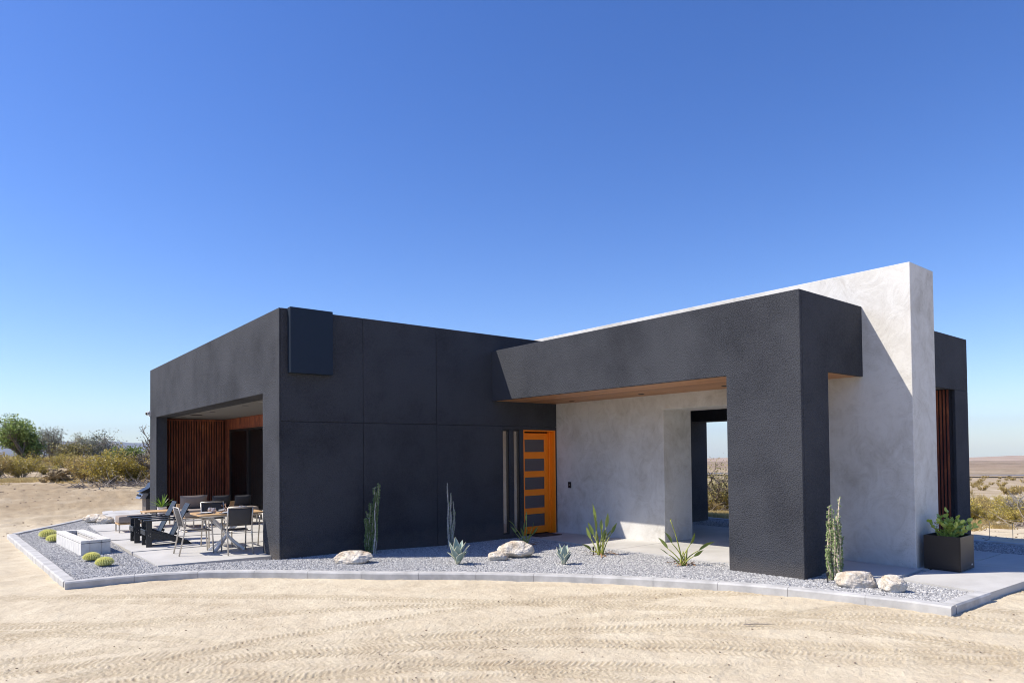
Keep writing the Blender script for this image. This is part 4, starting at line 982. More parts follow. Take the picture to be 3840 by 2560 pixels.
c3 = dup(c0, (4.33, 12.30, zf(4.3, 12.3)), PI, 'sling dining chair at the right end of the table half hidden by the dark pier')
tb = thing('dining_table', 'outdoor dining table with wood-rimmed top on crossed white legs', 'table', (3.47, 12.25, zf(3.47, 12.25)))
def rrect(hx, hy, r, n=6):
    P = []
    for cx, cy, a0 in ((hx-r, hy-r, 0), (-hx+r, hy-r, 90), (-hx+r, -hy+r, 180), (hx-r, -hy+r, 270)):
        for i in range(n+1): a = R_(a0+90*i/n); P.append((cx+r*math.cos(a), cy+r*math.sin(a)))
    return P
q = MB(); q.prism(rrect(.54, .37, .10), 2, .635, .66); q.build('tabletop', M['teak'], tb, bevel=.004)
q = MB(); q.prism(rrect(.46, .29, .06), 2, .608, .6345); q.build('apron', M['white_metal'], tb)
for sx, sy in ((1, 1), (1, -1), (-1, 1), (-1, -1)):
    q = MB(); pts = []
    for i in range(9):
        s_ = i/8; k_ = (s_-.45); pts.append((sx*(.30*abs(k_)**1.15*1.9*(1 if k_ < 0 else -1)*-1 if False else sx*sx*.0)+sx*.42*(abs(k_)**1.2)*1.6*(-1 if k_ < 0 else 1)*-1, sy*.27*(abs(k_)**1.2)*1.6*(-1 if k_ < 0 else 1)*-1, .607*s_))
    q.tube(pts, [.030, .030, .029, .027, .026, .027, .029, .030, .030], 4); q.build('leg', M['white_metal'], tb)
ztp = zf(3.47, 12.25)+.6605
def setting(x, y, lab1, lab2):
    q = MB(); q.prism([(p[0]+x, p[1]+y) for p in rrect(.14, .10, .03)], 2, ztp, ztp+.003); o = q.build('placemat', M['placemat']); tag(o, lab1, 'placemat', 'placemats on the patio table')
    q = MB(); q.lathe([(.04, .0), (.09, .012), (.10, .02), (.095, .021), (.05, .008), (.0, .007)], 28, (x, y, ztp+.0035)); o = q.build('plate', M['plate'], smooth=True); tag(o, lab2, 'plate', 'plates on the patio table')
setting(3.10, 12.18, 'dark placemat at the left end of the patio table', 'pale plate at the left end of the patio table')
setting(3.42, 11.99, 'dark placemat on the near side of the patio table', 'pale plate on the near side of the patio table')
setting(3.50, 12.52, 'dark placemat on the far side of the patio table', 'pale plate on the far side of the patio table')
def tumbler(x, y, label):
    q = MB(); q.lathe([(.020, .0), (.036, .004), (.041, .045), (.034, .085), (.031, .084), (.037, .045), (.03, .01), (0, .008)], 20, (x, y, ztp+.0005))
    o = q.build('glass', M['glassy'], smooth=True); tag(o, label, 'drinking glass', 'glasses on the patio table')
mg, n, l, bb_ = new_mat('smoked_glass'); bb_.inputs['Base Color'].default_value = (.75, .72, .74, 1); bb_.inputs['Roughness'].default_value = .03; bb_.inputs['Transmission Weight'].default_value = .75; M['glassy'] = mg
tumbler(3.22, 12.36, 'smoky glass farther back at the left of the table'); tumbler(3.25, 12.25, 'smoky glass in front of another at the left of the table')
tumbler(3.76, 12.42, 'smoky glass farther back at the right of the table'); tumbler(3.79, 12.32, 'smoky glass in front of another at the right of the table')
q = MB(); cc = Vector((3.46, 12.28, ztp+.058)); rg = random.Random(2)
for d in ((1, .2, .75), (-.9, .1, .8), (.1, 1, .9), (.9, -.3, -.62), (-.95, -.2, -.60), (.05, -.9, -.6), (0, .3, 1)):
    d = Vector(d).normalized(); e = cc+d*.088; q.tube([cc, e], [.007, .006], 8); q.tube([e-d*.008, e+d*.012], [.012, .012], 8)
o = q.build('sculpture', M['bronze']); tag(o, 'jack-shaped bronze ornament in the middle of the patio table', 'ornament')

def cushion(mb, x0, x1, y0, y1, z0, z1, puff=.02):
    n_ = 8; vs = []; cx, cy, cz = (x0+x1)/2, (y0+y1)/2, (z0+z1)/2; hx, hy, hz = (x1-x0)/2, (y1-y0)/2, (z1-z0)/2
    bmn = bmesh.new(); bmesh.ops.create_cube(bmn, size=2); bmesh.ops.subdivide_edges(bmn, edges=bmn.edges[:], cuts=7, use_grid_fill=True)
    for v in bmn.verts:
        p = v.co; m_ = Vector((p.x, p.y, p.z)); ex_ = [max(0, abs(c)-.0) for c in m_]
        k = Vector((p.x*(1-.04*(p.y**2+p.z**2)/2), p.y*(1-.06*(p.x**2+p.z**2)/2), p.z*(1-.10*(p.x**4+p.y**4)/2)))
        v.co = Vector((cx+k.x*hx, cy+k.y*hy, cz+k.z*(hz)))
    me_v = [tuple(v.co) for v in bmn.verts]; me_f = [tuple(v.index for v in f.verts) for f in bmn.faces]; bmn.free(); mb.add(me_v, me_f)
def legs_of(t, xs, ys, z1, w=.02):
    for x in xs:
        for y in ys: q = MB(); q.box(x-w, x+w, y-w, y+w, 0, z1); q.build('leg', M['steel'], t, bevel=.002)
ot = thing('ottoman', 'taupe cushioned ottoman with wooden rim standing beside the far gravel', 'ottoman', (2.41, 16.30, zf(2.5, 16.5)))
legs_of(ot, (.02, .62), (.02, .46), .165, .013); q = MB(); q.box(0, .64, 0, .48, .165, .195); q.build('rim', M['teak'], ot, bevel=.003)
q = MB(); cushion(q, 0, .64, 0, .48, .197, .345); q.build('cushion', M['taupe'], ot, smooth=True, bevel=.01)
ct = thing('coffee_table', 'low wooden slatted coffee table between ottoman and sofa', 'table', (3.02, 16.95, zf(3.3, 17)))
legs_of(ct, (.03, .62), (.03, .52), .33, .016); q = MB()
for k in range(6): q.box(0, .65, .095*k, .095*k+.088, .33, .355)
q.build('tabletop', M['teak'], ct, bevel=.002)
sf = thing('sofa', 'low outdoor sofa with taupe seat cushions under the patio roof', 'sofa', (3.68, 16.22, zf(4, 16.3)))
legs_of(sf, (.03, .20, .42, 1.0, 1.6), (.03,), .20, .013); legs_of(sf, (.03, 1.6), (.74,), .20, .013)
q = MB(); q.box(0, 1.65, 0, .78, .20, .235); q.box(0, 1.65, .74, .78, .2355, .50); q.build('frame', M['teak'], sf, bevel=.003)
for k in range(3):
    q = MB(); cushion(q, .005+.55*k, .545+.55*k, .0, .68, .237, .40); q.build('seat_cushion', M['taupe'], sf, smooth=True, bevel=.01)
def pillow(x, y, z, w, h, mt, label, tilt=.25):
    q = MB(); n_ = 12; vs = []; fs = []
    for s_ in (-1, 1):
        for i in range(n_+1):
            for j in range(n_+1):
                u, v = 2*i/n_-1, 2*j/n_-1; e = (1-abs(u)**3)*(1-abs(v)**3); vs.append((u*w/2*(1-.05*(1-v*v)), s_*.075*e**.6, h/2+v*h/2*(1-.05*(1-u*u))))
    N_ = (n_+1)**2
    for s_ in (0, 1):
        for i in range(n_):
            for j in range(n_):
                f = (s_*N_+i*(n_+1)+j, s_*N_+(i+1)*(n_+1)+j, s_*N_+(i+1)*(n_+1)+j+1, s_*N_+i*(n_+1)+j+1); fs.append(f if s_ == 0 else f[::-1])
    q.add(vs, fs); o = q.build('cushion', M[mt], smooth=True); o.location = (x, y, z); o.rotation_euler = (-tilt, 0, 0); tag(o, label, 'cushion', 'loose back cushions on the patio sofa')
zs = zf(4, 16.3)+.385
pillow(4.00, 16.80, zs, .60, .33, 'taupe', 'large taupe back cushion at the left end of the sofa', -.22)
pillow(4.62, 16.82, zs, .42, .30, 'darkcush', 'middle charcoal back cushion on the sofa', -.22)
pillow(5.12, 16.82, zs, .40, .28, 'darkcush', 'charcoal back cushion in front of the sliding door glass', -.22)
q = MB(); q.lathe([(.02, -.16), (.10, -.13), (.165, 0), (.13, .12), (.04, .16)], 24); o = q.build('cushion', M['white'], smooth=True); o.location = (4.25, 12.42, zf(4.2, 12.3)+.57); o.rotation_euler = (0, .25, 0)
o.scale = (.75, .75, 1); tag(o, 'round white cushion on the chair beside the dark pier', 'cushion')
# spiky plant in a pale pot
yp = thing('spiky_plant', 'bright green spiky plant in a small pale pot behind the adirondack chairs', 'plant', (3.70, 18.60, zf(3.7, 18.6)))
q = MB(); q.lathe([(.06, 0), (.09, .02), (.105, .30), (.115, .33), (.10, .33), (.095, .29)], 24); q.build('pot', M['pot_white'], yp, smooth=False)
q = MB(); q.lathe([(.095, .28), (.0, .30)], 20); q.build('soil', M['soil'], yp)
q = MB(); rg = random.Random(5)
for k in range(30):
    a = k*2.4; el = rg.uniform(.15, 1.15); d = Vector((math.cos(a)*math.cos(PI/2-el), math.sin(a)*math.cos(PI/2-el), math.sin(PI/2-el))); ln = rg.uniform(.26, .38); p = Vector((0, 0, .31)); s_ = Vector((-math.sin(a), math.cos(a), 0)); vs = []
    for i in range(7):
        w = .012*math.sin(PI*(i+.6)/6.8); vs += [p-s_*w, p+d.cross(s_)*w*.5, p+s_*w]; p = p+d*ln/6; d = (d+Vector((0, 0, -.07))).normalized()
    q.add(vs, [f for i in range(6) for f in ((3*i, 3*i+1, 3*i+4, 3*i+3), (3*i+1, 3*i+2, 3*i+5, 3*i+4))])
q.build('leaves', M['l_yucca'], yp)
# grill behind the far pier
gr = thing('grill', 'black barbecue grill with its lid open behind the far corner of the house', 'barbecue', (3.86, 21.25, zf(4, 21)+.0))
q = MB(); q.box(-.09, .55, -.26, .26, .0, .40); q.build('cart', M['grill_wood'], gr, bevel=.004)
q = MB(); q.prism([(-.10, .41), (.56, .41), (.56, .56), (-.02, .56), (-.02, .50)], 1, -.30, .30); q.build('firebox', M['black_metal'], gr, bevel=.006)
q = MB(); q.prism([(-.26, .405), (-.10, .41), (-.02, .555), (-.15, .565)], 1, -.30, .30); cp = q.build('control_panel', M['metal_grey'], gr, bevel=.004)
for k in range(4):
    q = MB(); yk = -.21+.14*k; q.tube([(-.20, yk, .48), (-.235, yk, .505)], .024, 12); o = q.build('knob', M['black'], cp)
q = MB(); q.prism([(-.22, .60), (-.20, .57), (.20, .60), (.50, .60), (.50, .93), (.30, .95), (.06, .82), (-.02, .70)], 1, -.29, .29); q.build('lid', M['black_metal'], gr, bevel=.01)
q = MB(); q.tube([(-.23, -.22, .60), (-.23, .22, .60)], .010, 8); q.build('handle', M['metal_grey'], gr)
# woven chair inside, seen through the sliding door
wc = thing('woven_chair', 'straw-coloured woven chair seen through the dark sliding door', 'chair', (6.75, 19.15, .0), 0)
wc.location = (6.6, 18.9, 0.0)
q = MB(); q.prism([(-.30, .62), (-.30, .30), (-.22, .30), (-.20, .50), (-.14, .54), (.14, .54), (.20, .50), (.22, .30), (.30, .30), (.30, .62), (.27, .68), (-.27, .68)], 0, -.03, .03); q.build('backrest', M['wicker'], wc, bevel=.01)
q = MB(); q.box(-.03, .45, -.28, .28, .26, .299); q.build('seat', M['wicker'], wc, bevel=.01)
for sx in (0, .42):
    for sy in (-.25, .25): q = MB(); q.box(sx-.02, sx+.02, sy-.02, sy+.02, 0, .26); q.build('leg', M['wicker'], wc)

# ------------------------------------------------------------------ desert plants beyond
def leafquad(mb, p, size, rg, asp=.5):
    d = Vector((rg.gauss(0, 1), rg.gauss(0, 1), rg.gauss(0, .8)+.3)).normalized(); s_ = d.orthogonal().normalized()
    a = rg.uniform(0, 2*PI); s_ = (Matrix.Rotation(a, 3, d) @ s_)*size*asp; mb.add([p, p+d*size*.5-s_*.5, p+d*size, p+d*size*.5+s_*.5], [(0, 1, 2, 3)])
def creosote(seed, h, w, nst, nlf, ls, leafm, barkm, name='creosote_bush'):
    rg = random.Random(seed); st = MB(); lf = MB(); tips = []
    for k in range(nst):
        a = rg.uniform(0, 2*PI); out = rg.uniform(.1, 1)**.7; d = Vector((math.cos(a)*out*w/2/h*1.1, math.sin(a)*out*w/2/h*1.1, 1)).normalized()
        p = Vector((math.cos(a)*.08, math.sin(a)*.08, -.05)); ln = h*rg.uniform(.72, 1.08)*(1-.15*out); pts = [p]; NN = 6
        for i in range(NN):
            d = (d+Vector((rg.gauss(0, .13), rg.gauss(0, .13), rg.gauss(0, .05)))).normalized(); p = p+d*ln/NN; pts.append(p)
            if i >= 1:
                for _ in range(2):
                    e = p+(d*.4+Vector((rg.gauss(0, .6), rg.gauss(0, .6), rg.gauss(0, .4)+.2))).normalized()*h*rg.uniform(.10, .26); st.tube([p, e], [.006, .003], 3, cap=False); tips.append((p, e))
        st.tube(pts, [.018*(1-.75*i/NN) for i in range(NN+1)], 4, cap=False); tips += [(pts[j], pts[j+1]) for j in range(3, NN)]
    for k in range(nlf):
        a, c = rg.choice(tips); p = a.lerp(c, rg.uniform(.1, 1.1))+Vector((rg.gauss(0, .035), rg.gauss(0, .035), rg.gauss(0, .035)))*h
        if p.z > .08: leafquad(lf, p, ls*rg.uniform(.6, 1.4), rg)
    return st, lf
def shrub_proto(name, label, cat, group, st, lf, leafm, barkm):
    t = thing(name, label, cat, (0, 0, -80), 0, group); st.build('branches', M[barkm], t); lf.build('foliage', M[leafm], t); return t
used = {}
def place(proto, x, y, s, rz, label=None, zoff=-.05, group=None):
    """first use moves the prototype itself, later uses copy it"""
    loc = (x, y, T(x, y)+zoff); sc = s if hasattr(s, '__len__') else (s, s, s)
    if proto.name not in used:
        used[proto.name] = 1; proto.location = loc; proto.rotation_euler = (0, 0, rz); proto.scale = sc
        if label: proto['label'] = label
        if group: proto['group'] = group
        return proto
    return dup(proto, loc, rz, label, sc, group)
GL = 'creosote bushes beyond the sand on the left'; GR = 'creosote bushes on the desert floor at the right'
LL = 'olive-yellow creosote bush in the scrub beyond the bare sand on the left'; LR = 'olive-brown creosote bush on the desert flat at the right'
cre = []
for k, (h, w, ns, nl, lm, bk) in enumerate([(1.5, 2.6, 30, 4600, 'l_creo', 'greybark'), (1.35, 2.2, 26, 3600, 'l_creo', 'bark'), (1.2, 2.2, 28, 3000, 'l_creo2', 'greybark'), (1.55, 2.2, 24, 3600, 'l_creo2', 'bark')]):
    st, lf = creosote(50+k, h, w, ns, nl, .078, lm, bk); cre.append(shrub_proto('creosote_bush', LL, 'bush', GL, st, lf, lm, bk))
rg = random.Random(77)
# the big bush and its neighbours along the left scrub line: (azimuth, distance, scale, variant)
left = [(82.2, 30.3, 1.30, 0), (80.6, 30.2, 1.15, 1), (83.6, 31.2, 1.0, 3), (79.4, 32, 1.15, 2), (84.1, 37, 1.0, 3), (85.9, 41, .9, 1), (87.4, 38, 1.1, 0), (88.9, 37, 1.15, 3), (90.3, 38, 1.1, 1), (86.6, 46, 1.1, 2), (88.2, 47, 1.2, 0), (83.4, 46, 1.1, 3),
        (81.8, 42, 1.2, 1), (80.3, 41, 1.15, 0), (79.0, 39, 1.2, 3), (85.0, 52, 1.3, 0), (87.2, 55, 1.35, 1), (89.5, 54, 1.3, 3), (82.4, 56, 1.3, 2), (80.0, 55, 1.3, 1), (78.2, 44, 1.2, 2), (91.5, 45, 1.1, 0), (77.5, 38, 1.1, 0), (84.2, 64, 1.4, 1), (86.1, 66, 1.4, 2), (88.8, 68, 1.4, 1)]
for i, (a, d, s, k) in enumerate(left):
    x, y = pol(a, d)
    lab = LL; grp = GL
    if i == 0: lab = 'largest nearest creosote bush with grey dead branches at its foot, left of the house'; grp = None
    o = place(cre[k], x, y, (s*.80, s*.80, s*(.72 if d < 40 else .52)), rg.uniform(0, 6), lab)
right = []
for i in range(64):
    a = rg.uniform(9.5, 19.5) if i < 44 else rg.uniform(31.5, 37.5); d = (19.5 if i < 44 else 24.5)+(rg.random()**1.4)*44; right.append((a, d, rg.uniform(.40, .66), rg.randrange(4)))
for a in (10.5, 11.7, 12.8, 13.7, 14.6, 15.6, 16.6, 17.6): right.append((a, rg.uniform(21.5, 23.5), rg.uniform(.36, .5), rg.randrange(4)))
for a in (32.2, 33.4, 34.4, 35.4): right.append((a, rg.uniform(23.5, 25.5), rg.uniform(.6, .75), rg.randrange(4)))
for a, d, s, k in right:
    x, y = pol(a, d); place(cre[k], x, y, (s, s, s*.85), rg.uniform(0, 6), LR, group=GR)
# thin scatter of far bushes on the valley floor
st, lf = creosote(91, 1.0, 2.2, 10, 420, .15, 'l_creo2', 'bark'); farb = shrub_proto('creosote_bush', 'tiny far-off dark bush dotting the valley floor at the right', 'bush', 'far bushes dotting the valley', st, lf, 'l_creo2', 'bark')
for i in range(110):
    a = rg.uniform(9.5, 19) if i < 80 else rg.uniform(31.5, 37); d = 85+(rg.random()**1.2)*330; x, y = pol(a, d); s = rg.uniform(.6, 1.1)*(1+d/600); place(farb, x, y, s, rg.uniform(0, 6))

# dead branches at the foot of the bushes
def deadwood(seed, n_, sp):
    rg = random.Random(seed); q = MB()
    for k in range(n_):
        a = rg.uniform(0, 2*PI); p = Vector((rg.uniform(-sp, sp)*.5, rg.uniform(-sp, sp)*.3, 0.02)); d = Vector((math.cos(a), math.sin(a), rg.uniform(.05, .5))); pts = [p]; ln = rg.uniform(.4, 1.1)
        for i in range(5): d = (d+Vector((rg.gauss(0, .3), rg.gauss(0, .3), rg.gauss(0, .2)-.05))).normalized(); p = p+d*ln/5; p.z = max(.01, p.z); pts.append(p)
        q.tube(pts, [.016, .014, .011, .008, .006, .003], 4)
    return q
for k, (a, d, n_, sp, lab) in enumerate([(81.9, 28.9, 90, 2.8, 'pile of bleached dead branches at the foot of the largest creosote bush'), (80.3, 28.8, 50, 2.0, 'bleached dead branches lying close to the far corner of the house'), (88.3, 36.4, 40, 2.2, 'grey dead branches under the bushes at the far left edge'), (12.6, 20.8, 60, 1.6, 'tangle of grey dead branches in the scrub at the right edge'), (34.0, 22.8, 50, 1.6, 'grey dead branches under the tree seen through the passage')]):
    x, y = pol(a, d); o = deadwood(200+k, n_, sp).build('dead_branches', M['dead']); o.location = (x, y, T(x, y)); o.rotation_euler = (0, 0, R_(a-90)); tag(o, lab, 'dead branches')

# cholla cactus
def cholla(seed):
    rg = random.Random(seed); q = MB()
    def grow(p, d, ln, r, lev):
        e = p+d*ln; m_ = (p+e)/2+Vector((rg.gauss(0, .01), rg.gauss(0, .01), 0)); q.tube([p, p.lerp(m_, .5), m_, m_.lerp(e, .6), e], [r*.7, r, r*1.05, r, r*.6], 6)
        for i in range(22):
            s_ = rg.random(); a = rg.uniform(0, 2*PI); c = p.lerp(e, s_); nn = (d.orthogonal().normalized()); nn = Matrix.Rotation(a, 3, d) @ nn; f = c+nn*r*1.9; w = d*.006; q.add([c+nn*r*.8-w, c+nn*r*.8+w, f], [(0, 1, 2)])
        if lev > 0:
            for _ in range(rg.choice((2, 3, 3, 4))):
                d2 = (d*.25+Vector((rg.gauss(0, .8), rg.gauss(0, .8), rg.gauss(.15, .45)))).normalized(); grow(e, d2, ln*rg.uniform(.65, .9), r*.86, lev-1)
    for k in range(4): a = k*1.6; grow(Vector((math.cos(a)*.1, math.sin(a)*.1, 0)), Vector((math.cos(a)*.45, math.sin(a)*.45, .8)).normalized(), .30, .055, 4)
    return q
x, y = pol(85.4, 32.0); o = cholla(6).build('cholla_cactus', M['cholla']); o.location = (x, y, T(x, y)-.02); o.scale = (1.0, 1.0, .72); tag(o, 'sprawling straw-coloured cholla cactus at the edge of the scrub', 'cactus')

# trees
def tree(seed, h, w, trunk, nl, ls, nbranch=7, base=.25, droop=0.0, open_=.25, crown_up=.0, clump=.20):
    rg = random.Random(seed); st = MB(); lf = MB(); tips = []
    def grow(p, d, ln, r, lev):
        pts = [p]; NN = 5
        for i in range(NN):
            d = (d+Vector((rg.gauss(0, .16), rg.gauss(0, .16), rg.gauss(0, .08)-droop*.1))).normalized(); p = p+d*ln/NN; pts.append(p)
        st.tube(pts, [r*(1-.5*i/NN) for i in range(NN+1)], 5 if lev > 1 else 3, cap=False)
        if lev <= 0: tips.append(pts[-1]); tips.append(pts[-3]); return
        for _ in range(nbranch if lev == 3 else rg.choice((3, 4))):
            a = rg.uniform(0, 2*PI); o_ = rg.uniform(.45, 1.0); d2 = (d*.55+Vector((math.cos(a)*o_*w/h, math.sin(a)*o_*w/h, rg.uniform(.05, .6)+crown_up))).normalized(); s_ = rg.randint(2, NN); grow(pts[s_], d2, ln*rg.uniform(.55, .8), r*.55, lev-1)
    for k in range(trunk):
        a = rg.uniform(0, 2*PI); grow(Vector((math.cos(a)*.08, math.sin(a)*.08, -.1)), Vector((rg.gauss(0, .16), rg.gauss(0, .16), 1)).normalized(), h*base+h*.22, h*.028, 3)
    mx = max(t_.z for t_ in tips); k_ = h/mx if mx > 0 else 1
    for i in range(nl):
        c = rg.choice(tips)
        if (c.x*7.3+c.y*3.1+c.z*5.7) % 1 < open_: continue
        p = c+Vector((rg.gauss(0, clump), rg.gauss(0, clump), rg.gauss(0, clump*.75)-droop*abs(rg.gauss(0, .3))))*h*.24
        leafquad(lf, p, ls*rg.uniform(.6, 1.4), rg)
    st.v = [(a*k_, c*k_, d*k_) for a, c, d in st.v]; lf.v = [(a*k_, c*k_, d*k_) for a, c, d in lf.v]
    return st, lf
def tree_thing(name, label, cat, a, d, args, leafm, barkm, group=None, s=1, rz=0, zo=-.1):
    st, lf = tree(**args); x, y = pol(a, d); t = thing(name, label, cat, (x, y, T(x, y)+zo), rz, group); t.scale = (s, s, s) if not hasattr(s, '__len__') else s
    st.build('trunk', M[barkm], t); lf.build('crown', M[leafm], t); return t
tree_thing('broadleaf_tree', 'dense dark green rounded tree standing highest at the left edge', 'tree', 87.15, 56, dict(seed=3, h=3.55, w=2.5, trunk=2, nl=15000, ls=.12, nbranch=9, base=.14, open_=.42, clump=.18), 'l_tree', 'bark')
GT = 'grey-green desert trees on the left skyline'
tree_thing('desert_tree', 'grey-green feathery tree directly right of the big green tree', 'tree', 86.45, 58, dict(seed=11, h=2.71, w=2.75, trunk=3, nl=4200, ls=.09, nbranch=8, base=.14, open_=.35, clump=.26), 'l_grey', 'bark', GT)
tree_thing('desert_tree', 'tall narrow grey-green tree, second right of the big green tree', 'tree', 85.55, 60, dict(seed=12, h=3.07, w=1.88, trunk=2, nl=2600, ls=.09, nbranch=7, base=.2, open_=.4, crown_up=.4, clump=.2), 'l_grey', 'bark', GT)
tree_thing('desert_tree', 'small olive-yellow tree low on the left skyline above the cholla', 'tree', 84.75, 54, dict(seed=13, h=1.77, w=1.88, trunk=3, nl=2600, ls=.08, nbranch=7, base=.12, open_=.3, clump=.24), 'l_olive', 'bark', GT)
tree_thing('desert_tree', 'slim pale olive tree midway along the left skyline', 'tree', 84.2, 60, dict(seed=14, h=2.71, w=1.62, trunk=2, nl=2200, ls=.09, nbranch=7, base=.18, open_=.4, crown_up=.3, clump=.2), 'l_olive', 'greybark', GT)
tree_thing('desert_tree', 'wide grey-green tree with bare twigs rising at its right side', 'tree', 82.75, 55, dict(seed=15, h=2.77, w=3.50, trunk=4, nl=6000, ls=.09, nbranch=9, base=.12, open_=.4, clump=.26), 'l_grey', 'greybark', GT)
tree_thing('desert_tree', 'sparse blue-grey tree behind the slim olive tree on the skyline', 'tree', 84.9, 70, dict(seed=18, h=2.36, w=3.25, trunk=4, nl=3200, ls=.10, nbranch=9, base=.12, open_=.35, clump=.26), 'l_grey', 'bark', GT)
tree_thing('green_shrub', 'bright dense green shrub just left of the house corner', 'shrub', 80.75, 46, dict(seed=16, h=1.45, w=2.3, trunk=5, nl=8000, ls=.09, nbranch=9, base=.08, open_=.08, clump=.30), 'l_shrub', 'bark')
tree_thing('bare_tree', 'thin tree with sparse drooping twigs peeking out behind the house corner', 'tree', 78.9, 30, dict(seed=17, h=2.5, w=2.2, trunk=3, nl=900, ls=.06, nbranch=9, base=.2, open_=.2, droop=.5, clump=.2), 'l_grey', 'bark')
tree_thing('palo_verde_tree', 'airy grey-green tree with crooked branches seen through the dark passage', 'tree', 34.4, 24, dict(seed=23, h=1.9, w=2.6, trunk=3, nl=3600, ls=.045, nbranch=5, base=.16, open_=.3, clump=.26), 'l_olive', 'bark')
tree_thing('desert_tree', 'leafless grey-branched bush rising above the scrub at the right', 'bush', 14.1, 24, dict(seed=24, h=1.2, w=1.2, trunk=3, nl=300, ls=.04, nbranch=9, base=.2, open_=.3, clump=.25), 'l_creo2', 'greybark')

# dry grass (uncountable)
def grass(name, label, regs, n_, h, seed):
    rg = random.Random(seed); q = MB()
    for i in range(n_):
        a0, a1, d0, d1 = rg.choice(regs); a = rg.uniform(a0, a1); d = rg.uniform(d0, d1); x, y = pol(a, d)
        if vn(np.array([x*.5]), np.array([y*.5]))[0]+vn(np.array([x*2.]), np.array([y*2.]))[0]*.6 < .02: continue
        z = T(x, y)-.01
        for _ in range(5):
            hh_ = h*rg.uniform(.4, 1.2); dx, dy = rg.gauss(0, .05), rg.gauss(0, .05); ex_, ey_ = rg.gauss(0, .5)*hh_, rg.gauss(0, .5)*hh_; w = .006+d*.00025
            q.add([(x+dx-w, y+dy+w, z), (x+dx+w, y+dy-w, z), (x+dx+ex_, y+dy+ey_, z+hh_)], [(0, 1, 2)])
    o = q.build(name, M['l_dry']); tag(o, label, 'grass', kind='stuff')
grass('dry_grass', 'blond dry grass covering the ground in front of the scrub at the right', [(9, 19, 18.5, 22), (31.5, 37, 19.9, 22.5), (9, 19, 21, 34)], 9000, .16, 4)
grass('dry_grass', 'straw-coloured dry grass fringe below the bushes on the left', [(77, 92, 30.5, 38), (84.5, 92, 31, 36)], 4200, .12, 6)
# loose stones on the sand (uncountable), scattered over a thin patch of the same sand
col2 = bpy.data.collections.new('clod_shapes')
for k in range(3):
    bmn = bmesh.new(); bmesh.ops.create_icosphere(bmn, subdivisions=1, radius=1); r3 = random.Random(k)
    for v in bmn.verts: v.co = Vector((v.co.x*r3.uniform(.7, 1.3), v.co.y*r3.uniform(.7, 1.2), v.co.z*r3.uniform(.4, .7)))
    me = bpy.data.meshes.new('clod_shape'); bmn.to_mesh(me); bmn.free(); me.materials.append(simple('brown_clod', (.20, .15, .11), .95, var=.4)); col2.objects.link(bpy.data.objects.new('clod_shape', me))
def stones(label, a0, a1, d0, d1, n_, smin, smax, seed):
    rg = random.Random(seed); q = MB(); vs = []
    shapes = [[v.co.copy() for v in o.data.vertices] for o in col2.objects]; fcs = [[tuple(p.vertices) for p in o.data.polygons] for o in col2.objects]
    for i in range(n_):
        a = rg.uniform(a0, a1); d = d0+(d1-d0)*rg.random(); x, y = pol(a, d); s = smin+(smax-smin)*rg.random()**4; k = rg.randrange(3); z = T(x, y)+.004; ca, sa = math.cos(i), math.sin(i)
        # keep off the gravel beds and slabs
        if 0.5 < x < 15 and y > 2.3 and (x-0.95)*0.0+y > 2.3:
            if d > 9.0 and not (a > 84 or (a < 16 and d > 15.5) or d > 25): continue
        q.add([(x+s*(v.x*ca-v.y*sa), y+s*(v.x*sa+v.y*ca), z+s*v.z) for v in shapes[k]], fcs[k])
    o = q.build('loose_stones', simple('loose_stone', (.24, .18, .13), .95, var=.4, scale=3)); tag(o, label, 'stones', kind='stuff')
stones('tiny dark stones strewn over the sandy drive in the foreground', 12, 90, 4.3, 8.6, 900, .003, .012, 1)
stones('dark clods strewn over the graded sand on the left', 79, 92, 18, 32, 700, .012, .05, 2)
stones('dark clods on the bare ground at the right', 9, 19, 15.6, 26, 260, .01, .04, 3)

# wire fence on the right
fn = thing('wire_fence', 'faint wire fence of thin rusty stakes in the dry grass at the right', 'fence', (0, 0, 0))
posts = [pol(a, 17.2) for a in (10.5, 12.5, 14.3, 15.6)]
for k, (x, y) in enumerate(posts):
    q = MB(); z = T(x, y); q.tube([(x, y, z-.1), (x, y, z+.34)], .005, 6); q.build('post', M['dead'], fn)
q = MB()
for hh_ in (.14, .30):
    for k in range(len(posts)-1):
        a, c = posts[k], posts[k+1]; q.tube([(a[0], a[1], T(*a)+hh_), (c[0], c[1], T(*c)+hh_)], .0018, 3)
q.build('wire', M['dead'], fn)

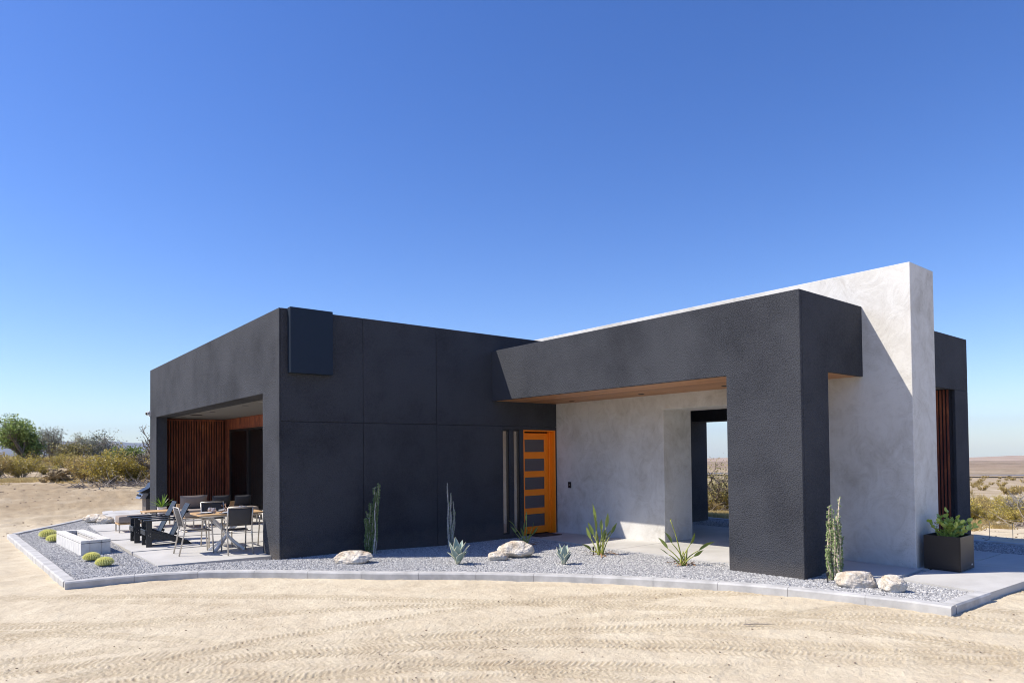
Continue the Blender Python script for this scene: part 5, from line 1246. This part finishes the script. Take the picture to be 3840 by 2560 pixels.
# ------------------------------------------------------------------ far land: road, track, hills
def strip(name, mat, a0, a1, d0, d1, dz):
    vs = []; n_ = 40
    for i in range(n_+1):
        a = a0+(a1-a0)*i/n_
        for d in (d0, d1): x, y = pol(a, d+math.sin(a*.7)*d*.01); vs.append((x, y, T(x, y)+dz))
    q = MB(); q.add(vs, [(2*i, 2*i+1, 2*i+3, 2*i+2)[::-1] for i in range(n_)]); structure(q.build(name, mat))
strip('road', M['asphalt'], 5, 40, 395, 425, 1.2)
strip('dirt_track', M['pale_track'], 5, 40, 52, 57, .10)
def hills(name, a0, a1, d, hf, mat, depth, n_=120, m_=14, seed=0):
    vs = []
    for i in range(n_+1):
        a = a0+(a1-a0)*i/n_
        for j in range(m_+1):
            t_ = j/m_; dd = d+depth*t_; x, y = pol(a, dd); hgt = hf(a)*math.sin(min(1, t_*1.25)*PI/2)**1.2
            nz = mnoise.fractal(Vector((x/(depth*.45), y/(depth*.45), seed)), .9, 2.1, 7); ridge = 1-abs(mnoise.noise(Vector((x/(depth*.22), y/(depth*.22), seed+3))))*1.2
            vs.append((x, y, T(x, y)-hf(a)*.05+hgt*(.72+.30*nz+.16*ridge*t_)))
    q = MB(); q.add(vs, [(i*(m_+1)+j, (i+1)*(m_+1)+j, (i+1)*(m_+1)+j+1, i*(m_+1)+j+1) for i in range(n_) for j in range(m_)])
    structure(q.build(name, mat, smooth=True))
def hillmat(name, c1, c2):
    m, n, l, b = new_mat(name); t = noise(n, l, .004, 10, .7); r = ramp(n, [(.35, c1), (.65, c2)]); l.new(t.outputs[0], r.inputs[0]); l.new(r.outputs[0], b.inputs['Base Color']); b.inputs['Roughness'].default_value = 1; b.inputs['Specular IOR Level'].default_value = 0
    return m
def prof(pts):
    xs = [p[0] for p in pts]; ys = [p[1] for p in pts]
    return lambda a: float(np.interp(a, xs, ys))
hm1 = hillmat('far_mountain_rock', (.07, .065, .07), (.15, .13, .13)); hm2 = hillmat('tan_hill_soil', (.30, .22, .17), (.46, .36, .28))
hills('mountains', 70, 100, 13500, prof([(70, 330), (77, 360), (79, 325), (81, 360), (82, 415), (83, 390), (84.5, 445), (86, 410), (88, 360), (90, 330), (100, 350)]), hm1, 4500, seed=1)
hills('hills', 2, 45, 2600, prof([(2, 24), (10, 22), (12, 21), (13, 18), (14.5, 17), (16.5, 11), (20, 14), (30, 17), (34, 15), (38, 18), (45, 22)]), hm2, 1500, seed=5)

# ------------------------------------------------------------------ desert air
HAZE = 4.5e-5
if HAZE:
    q = MB(); q.box(-20500, 20500, -20500, 20500, -340, 760); hz = q.build('haze', None) if False else None
    me = bpy.data.meshes.new('haze'); me.from_pydata(q.v, [], q.f); hz = bpy.data.objects.new('haze', me); C.objects.link(hz); hz['kind'] = 'stuff'
    mh = bpy.data.materials.new('haze_air'); mh.use_nodes = True; nn = mh.node_tree.nodes; nn.remove(nn['Principled BSDF'])
    pv = nn.new('ShaderNodeVolumePrincipled'); pv.inputs['Color'].default_value = (.72, .85, 1, 1); pv.inputs['Density'].default_value = HAZE; pv.inputs['Anisotropy'].default_value = 0.0
    mh.node_tree.links.new(pv.outputs[0], nn['Material Output'].inputs['Volume']); me.materials.append(mh)
